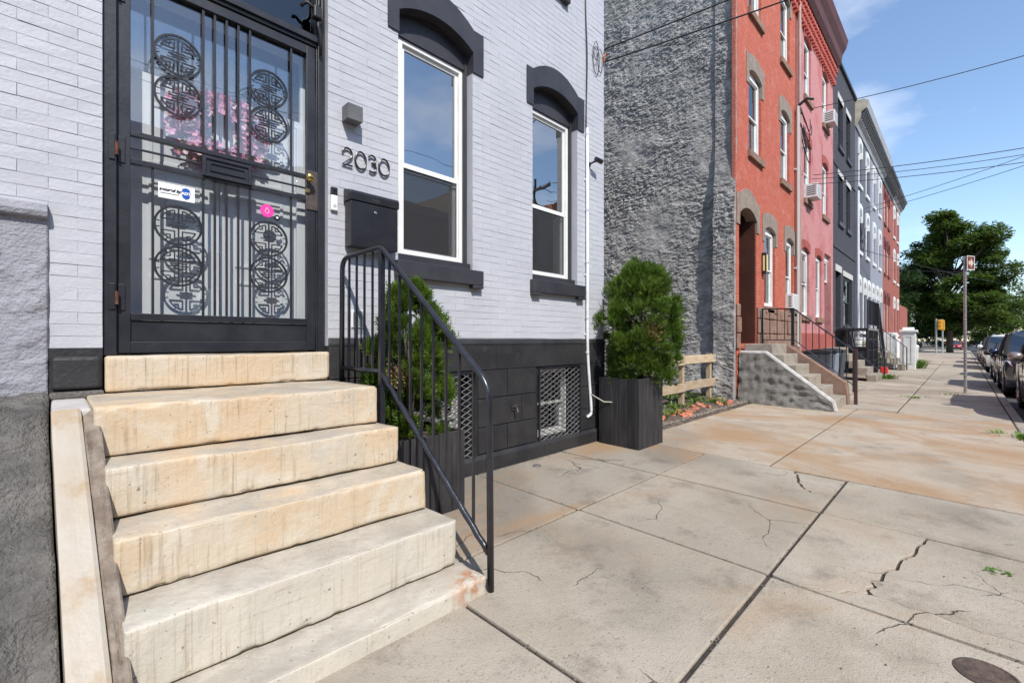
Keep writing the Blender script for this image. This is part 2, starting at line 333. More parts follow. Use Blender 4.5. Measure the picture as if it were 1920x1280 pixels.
crB = jag([(5.35, -2.19), (5.2, -2.23), (4.86, -2.345), (4.72, -2.47), (4.80, -2.6)], .018, 5, 8)
def off(path, dx, dy): return [(x + dx, y + dy) for x, y in path]
for i in range(len(XJ) - 1):
    for j in range(3):
        x0, x1, y1, y0 = XJ[i] + J, XJ[i + 1] - J, YJ[j] - J, YJ[j + 1] + J
        dz = rnd.uniform(-.004, .004); tl = (rnd.uniform(-.003, .003), rnd.uniform(-.002, .002))
        if (i, j) == (6, 2):
            slab([(x0, y1), (x1, y1)] + off(crA, 0, .010)[::-1], CONC, .004, .005)
            k = [q for q in crA if q[0] > 3.07 + 1e-6]
            slab([(3.085, -3.062)] + off(k, .004, -.007) + [(x1, y0), (3.06, y0)] + off(crA2, .009, -.007)[1:][::-1], CONC, -.004, .005)
            k = [q for q in crA if q[0] < 3.07 - 1e-6]
            slab(off(k, 0, -.007) + off(crA2, -.006, -.006) + [(3.04, y0), (x0, y0)], CONC, .001, .005)
        elif (i, j) == (7, 1):
            slab([(x0, y1), (x1, y1)] + off(crB, -.009, .011) + [(4.78, y0), (x0, y0)], CONC, dz, .005)
            slab(off(crB, .007, -.008)[1:-1] + [(4.82, y0), (x1, y0), (x1, -2.21)], CONC, -.006, .005)
        else:
            slab([(x0, y0), (x1, y0), (x1, y1), (x0, y1)], CONCT if (j == 0 and i >= 5) else CONC, dz, tl=tl)
for (x0, x1, y0, y1) in ((5.36, 11.0, -1.94, -.28), (5.36, 11.0, -4.0, -1.94)):
    slab([(x0 + J, y0 + J), (x1 - J, y0 + J), (x1 - J, y1 - J), (x0 + J, y1 - J)], CONCR, .002, .006)
xx = 11.0
while xx < 40:
    w = 1.86
    for (y0, y1) in ((-4.0, -2.53), (-2.53, -1.45), (-1.45, .3)):
        slab([(xx + J, y0 + J), (xx + w - J, y0 + J), (xx + w - J, y1 - J), (xx + J, y1 - J)], CONC, rnd.uniform(-.012, .012), .006, (rnd.uniform(-.006, .006), 0))
    xx += w
slab([(xx + .02, -3.99), (87.9, -3.99), (87.9, .3), (xx + .02, .3)], CONC)
# vacant lot between the houses
lot = MB(); nx, ny = 40, 60
for i in range(nx + 1):
    for j in range(ny + 1):
        x = 5.17 + (10.2 - 5.17) * i / nx; y = -.29 + 9.3 * j / ny
        lot.v.append((x, y, .10 + .10 * min(1, max(0, (y + .2))) + .05 * noise.noise((x * 2.3, y * 2.3, 3)) + .02 * noise.noise((x * 9, y * 9, 1)) - (.05 if j == 0 else 0)))
for i in range(nx):
    for j in range(ny): a = i * (ny + 1) + j; lot.f.append((a, a + ny + 1, a + ny + 2, a + 1))
lot = lot.build('lot_ground', SOIL, smooth=True); tag(lot, kind='structure')

# ------------------------------------------------------------------ shared house pieces
def lintel(parent, x0, x1, zs, rise, xo0, xo1, zb, zt, apex, m, proud=.02, depth=.12, name='lintel', bev=.004):
    inner = arc(x0, x1, zs, rise)[::-1]            # x0 -> x1
    n = len(inner) - 1; b = MB(); outer = []
    for i in range(n + 1):
        t = i / n; outer.append((x0 + (x1 - x0) * t, zt + (apex - zt) * (1 - (2 * t - 1) ** 2)))
    q = inner + outer; ys = (-proud, depth); vs = [(x, ys[0], z) for x, z in q] + [(x, ys[1], z) for x, z in q]; k = len(q); fs = []
    for i in range(n):
        a, c = i, n + 1 + i
        fs += [(a, a + 1, c + 1, c), (k + a, k + c, k + c + 1, k + a + 1), (a, k + a, k + a + 1, a + 1), (c, c + 1, k + c + 1, k + c)]
    b.add(vs, fs)
    if xo0 < x0: b.prism([(xo0, zb), (x0 + .003, zb), (x0 + .003, zt - .003), (xo0, zt - .003)], -proud + .0006, depth + .004)
    if xo1 > x1: b.prism([(x1 - .003, zb), (xo1, zb), (xo1, zt - .003), (x1 - .003, zt - .003)], -proud + .0006, depth + .004)
    return b.build(name, m, parent)
def ring(b, x0, x1, z0, z1, w, y0, y1, wb=None):
    wb = wb or w
    b.box(x0, x0 + w, y0, y1, z0, z1); b.box(x1 - w, x1, y0, y1, z0, z1); b.box(x0 + w, x1 - w, y0, y1, z1 - w, z1); b.box(x0 + w, x1 - w, y0, y1, z0, z0 + wb); return b
def sash_window(parent, x0, x1, z0, z1, y, zr=None, m=None, pane=None, screen=False, fw=.04, detail=True, name='window'):
    m = m or WHITE; pane = pane or PANE; zr = zr or (z0 + z1) / 2
    f = ring(MB(), x0, x1, z0, z1, fw, y, y + .10).build(name, m, parent, bevel=.004 if detail else 0)
    s = MB(); ring(s, x0 + fw + .001, x1 - fw - .001, zr - .02, z1 - fw - .001, .032, y + .025, y + .055); ring(s, x0 + fw + .001, x1 - fw - .001, z0 + fw + .001, zr + .022, .036, y + .057, y + .09)
    s.build('sash', m, f, bevel=.003 if detail else 0)
    MB().box(x0 + fw + .03, x1 - fw - .03, y + .038, y + .042, zr + .01, z1 - fw - .03).build('pane', pane, f)
    MB().box(x0 + fw + .03, x1 - fw - .03, y + .072, y + .076, z0 + fw + .03, zr - .01).build('pane', pane, f)
    if screen:
        b = MB().box(x0 + fw + .015, x1 - fw - .015, y + .02, y + .022, z0 + fw + .01, zr - .021).build('screen', SCREENM, f)
        ring(MB(), x0 + fw + .004, x1 - fw - .004, z0 + fw + .003, zr - .024, .014, y + .012, y + .024).build('screen_frame', m, f)
    return f
def screen_mat():
    m, nt, p, out = nmat('mesh_screen'); p.inputs['Base Color'].default_value = (.05, .052, .055, 1); p.inputs['Roughness'].default_value = .5
    t = N(nt, 'ShaderNodeBsdfTransparent'); x = N(nt, 'ShaderNodeMixShader'); x.inputs[0].default_value = .38
    nt.links.new(t.outputs[0], x.inputs[1]); nt.links.new(p.outputs[0], x.inputs[2]); nt.links.new(x.outputs[0], out.inputs[0]); return m
SCREENM = screen_mat()

# ------------------------------------------------------------------ the white painted house
H = thing('row_house', 'lavender-white painted brick row house with black window trim and black stone base', 'house')
HX0, HX1, HZ0, HZ1 = -1.0, 5.17, 1.39, 9.6
DW = 1.695
wins = [(2.06, 2.885), (2.06 + DW, 2.885 + DW)]
up = [(.75, 1.55), (3.50, 4.32)]
holes = [(.195, 1.46, 1.05, 4.45)] + [(a, b, 1.95, 4.31) for a, b in wins] + [(a, b, 5.5, 7.5) for a, b in up]
bholes = [(2.06, 2.88, .21, 1.07), (3.842, 4.602, .21, 1.07)]
wm = MB()
for a, b, c, d in rects_minus(HX0, HX1, 1.33, HZ1, holes): wm.box(a, b, 0, .30, c, d)
wm.box(HX0, HX0 + .3, .301, 8, 0, HZ1); wm.box(HX1 - .3, HX1, .301, 8, 0, HZ1); wm.box(HX0 + .3, HX1 - .3, 7.7, 8, 0, HZ1)
wall = wm.build('wall', PAINT, H)
bw_ = MB()
for a, b, c, d in rects_minus(HX0, HX1, 0, 1.33, bholes + [(.195, 1.46, 1.05, 1.33)]): bw_.box(a, b, 0, .3, c, d)
bwall = bw_.build('base_wall', BLACK, H)
rm = MB(); rm.box(HX0 + .3, HX1 - .3, .3, 7.7, 1.22, 1.30); rm.box(HX0 + .3, HX1 - .3, .3, 7.7, 4.7, 4.8); rm.box(HX0 + .3, HX1 - .3, .3, 7.7, 8, 8.1); rm.box(HX0 + .3, HX1 - .3, 4.4, 4.5, 1.3, 4.7); rm.box(1.62, 1.72, .301, 4.4, 1.3, 4.7)
rm.build('interior_partition', ROOM, H)
MB().box(HX0, HX1, -.0, 8, HZ1, HZ1 + .12).build('roof', DARK, H)
MB().prism([(-.35, 9.55), (-.35, 9.3), (-.2, 9.2), (-.1, 8.9), (-.006, 8.9), (-.006, 9.55)], HX0, HX1, 'x').build('cornice', TRIM, H)
# bricks: thin joints, each course clipped to the free intervals
PIT, LEN, ROWH = .224, .0, .0639
def forb(z):
    out = []
    if z < 4.45: out.append((.195, 1.46))
    for a, b in wins:
        if 1.87 < z < 2.05: out.append((a - .045, b + .095))
        elif 2.0 < z < 4.6:
            x0, x1 = (a - .1, b + .13) if z > 3.982 else (a, b)
            if z > 4.39:
                t = math.sqrt(max(0, 1 - (z - 4.39) / .15)) if z < 4.54 else -1
                if t < 0: continue
                cx, hw = (a + b) / 2, (b - a) / 2 * t; x0, x1 = cx - hw, cx + hw
            out.append((x0, x1))
    for a, b in up:
        if 5.38 < z < 5.56: out.append((a - .05, b + .05))
        elif 5.5 < z < 7.55: out.append((a, b))
    if z < 2.03: out.append((-2, -.012))
    return out
bl = []
row = 0; z = HZ0 + .003
brk = random.Random(3)
while z + ROWH < 8.9:
    x = HX0 - (0 if row % 2 else PIT / 2) - .024; fb = forb(z + ROWH / 2)
    while x < HX1:
        a, b = max(x, HX0), min(x + PIT, HX1); segs = [(a, b)]
        for f0, f1 in fb:
            ns = []
            for s0, s1 in segs:
                if f1 <= s0 or f0 >= s1: ns.append((s0, s1))
                else:
                    if s0 < f0: ns.append((s0, f0))
                    if s1 > f1: ns.append((f1, s1))
            segs = ns
        for s0, s1 in segs:
            if s1 - s0 > .012: bl.append((s0, s1, z))
        x += PIT
    z += ROWH; row += 1
CT, ST = math.cos(R(44.73)), math.sin(R(44.73))
def px(x, y, z):
    y += 3.4; z -= 1.37; w = x * CT + y * ST
    return (960 + 853 * (x * ST - y * CT) / w, 638 - 853 * z / w, w) if w > .1 else (-1, -1, 1)
def vis(b):
    u, v, w = px((b[0] + b[1]) / 2, 0, b[2] + .03)
    if not (-20 < u < 1930 and -10 < v < 1290): return 0
    if b[2] < 1.75 and 1.5 < b[0] < 2.5: return 0
    return (b[1] - b[0]) / w ** 2
bl.sort(key=vis, reverse=True)
def brick_geo(l, h, d, j, rr):
    c = .0014; g = .0007; v = max(.0002, rr.gauss(.0010, .0006)); e = [rr.uniform(-.0016, .0016) for _ in range(4)]
    x0, x1, z0, z1 = g, l - g, v, h - v
    fr = [(x0 + c, -d + e[0], z0 + c), (x1 - c, -d + e[1], z0 + c), (x1 - c, -d + e[2], z1 - c), (x0 + c, -d + e[3], z1 - c)]
    md = [(x0, -d + c, z0), (x1, -d + c, z0), (x1, -d + c, z1), (x0, -d + c, z1)]
    bk = [(x0, .002, z0), (x1, .002, z0), (x1, .002, z1), (x0, .002, z1)]
    fs = [(0, 1, 2, 3)]
    for o in (0, 4):
        for i in range(4): k = (i + 1) % 4; fs.append((o + i, o + 4 + i, o + 4 + k, o + k))
    return fr + md + bk, fs
full = []
for i in range(8):
    me = bpy.data.meshes.new('brick'); vv, ff = brick_geo(PIT, ROWH, .0032, 0, brk); me.from_pydata(vv, [], ff); me.materials.append(PAINT); full.append(me)
rest = MB()
for i, (s0, s1, z) in enumerate(bl):
    if i < 300:
        if s1 - s0 > PIT - .001: me = full[brk.randrange(8)]
        else:
            me = bpy.data.meshes.new('brick'); vv, ff = brick_geo(s1 - s0, ROWH, .0032, 0, brk); me.from_pydata(vv, [], ff); me.materials.append(PAINT)
        link_mesh('brick', me, wall, (s0, brk.uniform(-.0012, .0012), z))
    else:
        vv, ff = brick_geo(s1 - s0, ROWH, .0032 + brk.uniform(-.0012, .0012), 0, brk); rest.add([(x + s0, y, zz + z) for x, y, zz in vv], ff)
tag(rest.build('bricks', PAINT, wall), kind='stuff')
# black stone base
def stone(x0, x1, z0, z1, y, rr=.003, m=BLACK, name='stone_block'): return MB().box(x0, x1, y, .01, z0, z1).build(name, m, H, bevel=.006)
MB().prism([(-.022, 1.325), (-.022, 1.345), (-.004, 1.388), (.004, 1.388), (.004, 1.325)], 1.462, HX1 + .004, 'x').build('water_table', BLACK, H, bevel=.003)
stone(1.462, 3.2, 1.075, 1.324, -.018); stone(3.204, HX1 + .004, 1.075, 1.324, -.018)
for z0, z1, cuts in ((.793, 1.071, [3.353]), (.508, .785, [3.572]), (.245, .50, [3.353])):
    for a, b in ((1.462, 2.0), (2.95, 3.80), (4.645, HX1 + .004)):
        e = [a] + [c for c in cuts if a < c < b] + [b]
        for i in range(len(e) - 1): stone(e[i] + (.004 if i else 0), e[i + 1] - (.004 if i < len(e) - 2 else 0), z0, z1, -.015)
MB().prism([(-.05, 0), (-.05, .20), (-.03, .238), (.01, .238), (.01, 0)], 1.462, HX1 + .03, 'x').build('plinth', BLACK, H, bevel=.008)
MB().box(-.006, .193, -.035, .01, 1.105, 1.285).build('quoin_block', BLACK, H, bevel=.02, seg=3)
# windows
for a, b in wins:
    f = sash_window(H, a + .075, b - .03, 2.12, 4.035, .12, 2.945, WHITE, GLASS, True, .042)
    ring(MB(), a + .001, b - .001, 2.05, 4.30, .028, .085, .20, .06).build('casing', TRIM, f)
    MB().box(a + .03, b - .03, .10, .16, 4.037, 4.30).build('tympanum', TRIM, f)
    s = MB().box(a - .04, b + .09, -.065, .085, 1.905, 2.046); s.box(a - .04, a + .09, -.065, .0, 1.872, 1.904); s.box(b - .04, b + .09, -.065, .0, 1.872, 1.904)
    s.build('sill', TRIM, f, bevel=.006)
    MB().box(a + .002, b - .002, .03, .115, 2.0475, 2.118).build('subsill', TRIM, f, bevel=.004)
    lintel(f, a, b, 4.17, .125, a - .1, b + .13, 3.982, 4.39, 4.54, TRIM, .018, .10)
for a, b in up:
    f = sash_window(H, a + .03, b - .03, 5.58, 7.48, .12, 6.5, WHITE, GLASS)
    s = MB().box(a - .05, b + .05, -.065, .2, 5.43, 5.56); s.box(b - .07, b + .05, -.065, .0, 5.40, 5.429); s.build('sill', TRIM, f, bevel=.006)
    MB().box(a - .05, b + .05, -.02, .12, 7.5, 7.85).build('lintel', TRIM, f)
# basement windows with expanded-metal guards
for a, b, c, d in bholes:
    f = sash_window(H, a + .05, b - .05, c + .02, d - .03, .15, .62, bpy.data.materials.get('dirty_vinyl') or mat('dirty_vinyl', (.52, .52, .50), (.40, .40, .38), 9, .5), GLASS, False, .03)
    x0, x1 = (2.03, 2.91) if a < 3 else (a - .012, b + .012)
    gr = ring(MB(), x0, x1, c - .012, d - .002, .022, -.036, -.018); gm = MB(); sp = .062; hh = .034
    def clip(p, q):
        t0, t1 = 0., 1.
        for k, lo, hi in ((0, x0 + .01, x1 - .01), (1, c, d - .015)):
            dd = q[k] - p[k]
            for e, sgn in ((lo, 1), (hi, -1)):
                num = (e - p[k]) * sgn; den = dd * sgn
                if den > 0: t0 = max(t0, num / den)
                elif den < 0: t1 = min(t1, num / den)
        return (t0, t1) if t0 < t1 - .01 else None
    slope = .46; wd = x1 - x0; k = -wd * slope
    while k < (d - c) + wd * slope:
        for sg in (1, -1):
            p = (x0, c + k if sg > 0 else c + k); q = (x1, p[1] + sg * wd * slope); t = clip(p, q)
            if t:
                P = [(p[0] + (q[0] - p[0]) * tt, -.026 + sg * .0015, p[1] + (q[1] - p[1]) * tt) for tt in t]; gm.tube(P, .0042, 4, caps=False)
        k += .058
    gf = gr.build('guard_frame', IRON, f, bevel=.002); gm.build('guard_mesh', mat('grey_guard_wire', (.20, .20, .205), (.11, .11, .115), 20, .45) if a < 3 else bpy.data.materials['grey_guard_wire'], f)
sp = MB().tube([(3.43, -.02, .66), (3.43, -.075, .66), (3.43, -.09, .62)], .011, 8); sp.tube([(3.395, -.06, .69), (3.465, -.06, .69)], .006, 6); sp.tube([(3.43, -.06, .66), (3.43, -.06, .69)], .006, 6); sp.box(3.405, 3.455, -.03, -.016, .635, .685)
sp.build('spigot', mat('tarnished_metal', (.20, .18, .16), (.10, .09, .08), 30, .45, metal=.8), H)
# entrance: jambs, transom, security door, inner door
YD = .05
jb = MB(); jb.box(.196, .256, .02, .16, 1.287, 4.44); jb.box(1.392, 1.459, .05, .16, 1.287, 4.44); jb.box(.257, 1.391, .04, .16, 3.565, 3.65); jb.box(.257, 1.391, .05, .16, 4.38, 4.44)
jb.box(1.40, 1.43, .028, .049, 1.287, 4.44); jb.box(.257, 1.391, .022, .039, 3.59, 3.63)
door_fr = jb.build('door_frame', DOORM, H, bevel=.003)
MB().box(.258, 1.39, .10, .104, 3.655, 4.378).build('transom_pane', glass('transom_glass', .07, (.35, .37, .4)), door_fr)
dm = ring(MB(), .258, 1.385, 1.30, 3.555, .062, YD, YD + .035)
dm.box(.321, 1.322, YD, YD + .035, 1.49, 1.53); dm.box(.321, 1.322, YD, YD + .034, 2.568, 2.598); dm.box(.321, 1.322, YD, YD + .034, 2.405, 2.435)
dm.box(.321, .67, YD + .005, YD + .02, 2.492, 2.504); dm.box(.957, 1.322, YD + .005, YD + .02, 2.492, 2.504)
door = dm.build('security_door', DOORM, H, bevel=.003)
MB().box(.321, 1.322, YD + .014, YD + .02, 1.363, 1.489).build('kick_panel', DOORM, door)
MB().box(.318, 1.325, YD + .036, YD + .041, 1.532, 3.49).build('glass', DGLASS, door)
for xb in (.424, .68, .744, .811, .879, .950, 1.218):
    for z0, z1 in ((1.531, 2.404), (2.599, 3.492)): MB().box(xb - .0065, xb + .0065, YD + .010, YD + .023, z0, z1).build('bar', DOORM, door)
def medallion():
    b = MB(); n = 40; r1, r2, r3 = .125, .113, .094
    def annulus(ra, rb, y0, y1, a0=0, a1=360):
        k = max(3, int(n * (a1 - a0) / 360)); vs = []; fs = []
        for i in range(k + 1):
            a = R(a0 + (a1 - a0) * i / k); c, s = math.cos(a), math.sin(a)
            vs += [(ra * c, y0, ra * s), (rb * c, y0, rb * s), (ra * c, y1, ra * s), (rb * c, y1, rb * s)]
        for i in range(k):
            o = 4 * i; p = o + 4; fs += [(o, o + 1, p + 1, p), (o + 2, p + 2, p + 3, o + 3), (o + 1, o + 3, p + 3, p + 1), (o, p, p + 2, o + 2)]
        b.add(vs, fs)
    annulus(r1, r2, -.006, .006)
    t = .0034
    for a in (10, 55, 125, 170, 190, 235, 305, 350):
        c, q_ = math.cos(R(a)), math.sin(R(a)); b.tube([(.096 * c, 0, .096 * q_), (r2 * c, 0, r2 * q_)], .0035, 4)
    for q in (1, -1):
        for q2 in (1, -1):
            a0 = {(1, 1): 22, (1, -1): 104, (-1, -1): 202, (-1, 1): 284}[(q2, q)]; annulus(.099, .091, -.004, .004, a0, a0 + 54)
            zl = q2 * .095 * math.sin(R(22)); xe = q * .095 * math.cos(R(22)); b.box(min(xe, q * .017), max(xe, q * .017), -.0039, .0039, zl - t, zl + t)
            b.box(q * .020 - t, q * .020 + t, -.0037, .0037, min(zl, q2 * .093), max(zl, q2 * .093))
            b.box(min(q * .040, q * .064), max(q * .040, q * .064), -.0035, .0035, q2 * .060 - t, q2 * .060 + t); b.box(q * .042 - t, q * .042 + t, -.0033, .0033, min(q2 * .060, q2 * .078), max(q2 * .060, q2 * .078))
    b.box(-.004, .004, -.0045, .0045, -.113, .113)
    for zb_, hw_ in ((0, .052), (.015, .034), (-.015, .034)): b.box(-hw_, hw_, -.0042, .0042, zb_ - .0032, zb_ + .0032)
    me = bpy.data.meshes.new('medallion'); me.from_pydata(b.v, [], b.f); me.materials.append(DOORM); return me
med = medallion()
for xm in (.551, 1.069):
    for zm in (3.138, 2.885, 2.082, 1.830): link_mesh('medallion', med, door, (xm, YD + .0165, zm))
ms_ = ring(MB(), .672, .955, 2.423, 2.555, .02, YD - .014, YD + .002); ms_.box(.69, .937, YD - .004, YD + .002, 2.44, 2.537)
ml = ms_.build('mail_slot', DOORM, door, bevel=.002)
ring(MB(), .712, .915, 2.462, 2.515, .006, YD - .012, YD - .004).build('flap', DOORM, ml)
MB().box(1.315, 1.405, YD - .008, YD - .001, 2.34, 2.63).build('lock_plate', mat('brown_steel', (.06, .045, .04), (.09, .07, .06), 20, .5), door, bevel=.002)
kn = MB().lathe([(.012, 0), (.012, -.03), (.022, -.036), (.031, -.052), (.030, -.066), (.018, -.076), (.004, -.078)], (1.325, YD - .008, 2.56), 20, 'y').build('knob', BRASS, door, smooth=True)
MB().lathe([(.018, 0), (.018, -.014), (.014, -.018), (.003, -.018)], (1.325, YD - .008, 2.475), 16, 'y').build('lock_cylinder', BRASS, door)
for zh in (1.62, 2.47, 3.40):
    h = MB().box(.222, .249, .012, .0195, zh - .075, zh + .075).box(.262, .295, YD - .007, YD - .001, zh - .075, zh + .075)
    hp = h.build('hinge', DOORM, door, bevel=.003); MB().tube([(.256, .014, zh - .045), (.256, .014, zh + .03)], .0085, 8).build('hinge_pin', RUST, hp)
STW = mat('sticker_white', (.85, .86, .86), rough=.3); STB = mat('sticker_blue', (.02, .10, .42), rough=.3); STK = mat('sticker_ink', (.01, .01, .012), rough=.4); STP = mat('sticker_pink', (.85, .06, .36), rough=.35)
yg = YD + .034
st = MB().box(.452, .638, yg - .001, yg + .001, 2.245, 2.338).build('security_sticker', STW, door)
text_mesh('secured by', .0245, .511, yg - .002, 2.291, 'lettering', STK, st, .25, bold=.0011)
MB().box(.462, .556, yg - .0022, yg - .0012, 2.274, 2.277).build('underline', STK, st)
MB().prism([(.574, 2.322), (.592, 2.329), (.61, 2.322), (.6155, 2.30), (.61, 2.268), (.592, 2.256), (.574, 2.268), (.5685, 2.30)], yg - .0028, yg - .0016).build('shield', STB, st)
text_mesh('ADT', .024, .592, yg - .0034, 2.285, 'lettering', STW, st, bold=.0011)
ps = MB().lathe([(.045, .0), (.045, -.002), (.001, -.002)], (1.063, yg, 2.283), 28, 'y').build('round_pink_sticker', STP, door)
MB().tube([(1.063 + sx * .016 * math.sin(t * math.pi) * (1.25 - t), yg - .003, 2.262 + .043 * t) for sx in (-1,) for t in [k / 10 for k in range(11)]] + [(1.063 + .016 * math.sin(t * math.pi) * (1.25 - t), yg - .003, 2.262 + .043 * t) for t in [1 - k / 10 for k in range(1, 11)]], .0016, 4).build('emblem', STW, ps)
bs = MB().lathe([(.021, 0), (.021, -.004), (.012, -.006), (.001, -.006)], (1.128, yg, 2.245), 18, 'y').build('dark_sticker', STK, door)
MB().lathe([(.008, 0), (.008, -.002), (.001, -.002)], (1.128, yg - .006, 2.245), 12, 'y').build('dot', STW, bs)
# inner white doors behind the security door
YI = .21
DWH = mat('white_door_paint', (.84, .86, .89), (.80, .82, .86), 5, .45)
idr = MB()
for a, b in ((.33, .80), (.804, 1.30)): idr.box(a, b, YI, YI + .04, 1.29, 2.98)
inner = idr.build('inner_door', DWH, H)
for a, b in ((.33, .80), (.804, 1.30)):
    for z0, z1 in ((1.40, 1.78), (1.88, 2.38), (2.48, 2.86)):
        ring(MB(), a + .09, b - .09, z0, z1, .022, YI - .009, YI - .0005).build('moulding', DWH, inner, bevel=.006)
ring(MB(), .262, 1.386, 2.985, 3.54, .05, YI, YI + .04).build('shade_pane_frame', DWH, inner)
MB().box(.31, 1.33, YI + .015, YI + .02, 3.03, 3.50).build('shade_pane', PANE, inner)  # dark pane and its frame added to stand for the door's shaded top
jm = MB().box(.262, .329, YI - .03, YI + .04, 1.287, 2.984).box(1.301, 1.386, YI - .03, YI + .04, 1.287, 2.984); jm.build('inner_jamb', DWH, inner, bevel=.004)
# wreath on the inner door
wr = thing('flower_wreath', 'pink blossom wreath hanging on the white inner door', 'wreath', loc=(.80, YI - .04, 2.76))
PK = [mat('pink_petal', (.74, .28, .44), (.82, .44, .58), 30, .6), mat('pale_pink_petal', (.86, .56, .68), (.89, .70, .78), 30, .6)]
MB().tube([(.19 * math.cos(2 * math.pi * k / 24), 0, .19 * math.sin(2 * math.pi * k / 24)) for k in range(24)], .022, 6, True).build('ring', BARK, wr)
fl = [MB(), MB()]; lf = MB()
wrr = random.Random(5)
def petal(b, c, d, u, l, w):
    s = d.cross(u).normalized(); b.add([c, c + d * l * .6 + s * w, c + d * l + u * .004, c + d * l * .6 - s * w], [(0, 1, 2, 3)])
for i in range(620):
    a = wrr.uniform(0, 2 * math.pi); rr = wrr.gauss(.20, .038); c = Vector((rr * math.cos(a), -abs(wrr.gauss(.012, .018)) - .002, rr * math.sin(a))); nrm = Vector((wrr.uniform(-.6, .6), -1, wrr.uniform(-.6, .6))).normalized()
    u = nrm.orthogonal().normalized(); v = nrm.cross(u)
    for k in range(5):
        t = 2 * math.pi * k / 5; d = (u * math.cos(t) + v * math.sin(t) + nrm * .35).normalized(); petal(fl[i % 3 == 0], c, d, nrm, wrr.uniform(.026, .040), .0135)
    if i % 6 == 0:
        d = Vector((math.cos(a), -.4, math.sin(a))); petal(lf, c, (d + Vector((wrr.uniform(-.5, .5), -.3, wrr.uniform(-.5, .5)))).normalized(), nrm, .05, .012)
for k in (0, 1): tag(fl[k].build('blossoms', PK[k], wr), kind='stuff')
tag(lf.build('leaves', WEED, wr), kind='stuff')
# house number
NB = mat('number_black', (.012, .012, .014), rough=.35)
def digit(ch, x, w, z0=2.722, h=.135):
    pts = {'0': [(.5 + .5 * math.cos(t), .5 + .5 * math.sin(t)) for t in [2 * math.pi * k / 28 for k in range(28)]],
           '2': [(.5 - .46 * math.cos(t), .70 + .30 * math.sin(t)) for t in [k * math.pi / 9 for k in range(0, 11)]] + [(.80, .46), (.05, .03), (1.0, .03)],
           '3': [(.06, .86)] + [(.48 + .40 * math.sin(t), .76 + .24 * math.cos(t)) for t in [-.9 + k * .38 for k in range(0, 10)]] + [(.40, .52)] + [(.48 + .46 * math.sin(t), .26 + .26 * math.cos(t)) for t in [.1 + k * .42 for k in range(0, 10)]]}[ch]
    b = MB(); P = [(x + u * w, -.019, z0 + v * h) for u, v in pts]; b.tube(P, .0075, 6, closed=(ch == '0'))
    for u, v in (pts[2], pts[-4]): b.tube([(x + u * w, -.019, z0 + v * h), (x + u * w, .0, z0 + v * h)], .003, 5)
    return b.build('house_number_digit', NB, H)
for ch, x, w in (('2', 1.562, .083), ('0', 1.668, .090), ('3', 1.775, .076), ('0', 1.872, .092)): digit(ch, x, w)
# left stucco patch, ledge and cement stoop wall next door
def rough_sheet(x0, x1, z0, z1, y, amp, nx, nz_, f, m, name, parent, edge=.02, seed=0):
    b = MB()
    for i in range(nx + 1):
        for j in range(nz_ + 1):
            x = x0 + (x1 - x0) * i / nx; z = z0 + (z1 - z0) * j / nz_; e = min(i, nx - i, j, nz_ - j)
            d = amp * (noise.fractal((x * f, seed, z * f), .8, 2.1, 5)) if e else 0
            b.v.append((x, (y - abs(d) * .5 - d * .5) if e else y + edge, z))
    for i in range(nx):
        for j in range(nz_): a = i * (nz_ + 1) + j; b.f.append((a, a + nz_ + 1, a + nz_ + 2, a + 1))
    return b.build(name, m, parent, smooth=True)
rough_sheet(-1.0, -.013, .2, 2.02, -.016, .020, 130, 220, 6, LAVST, 'stucco_patch', H, .03)
MB().prism([(-.05, 2.005), (-.058, 2.03), (-.045, 2.07), (-.01, 2.08), (.01, 2.08), (.01, 2.0), (-.02, 2.0)], -1.0, -.018, 'x').build('ledge', LAVST, H, bevel=.004)

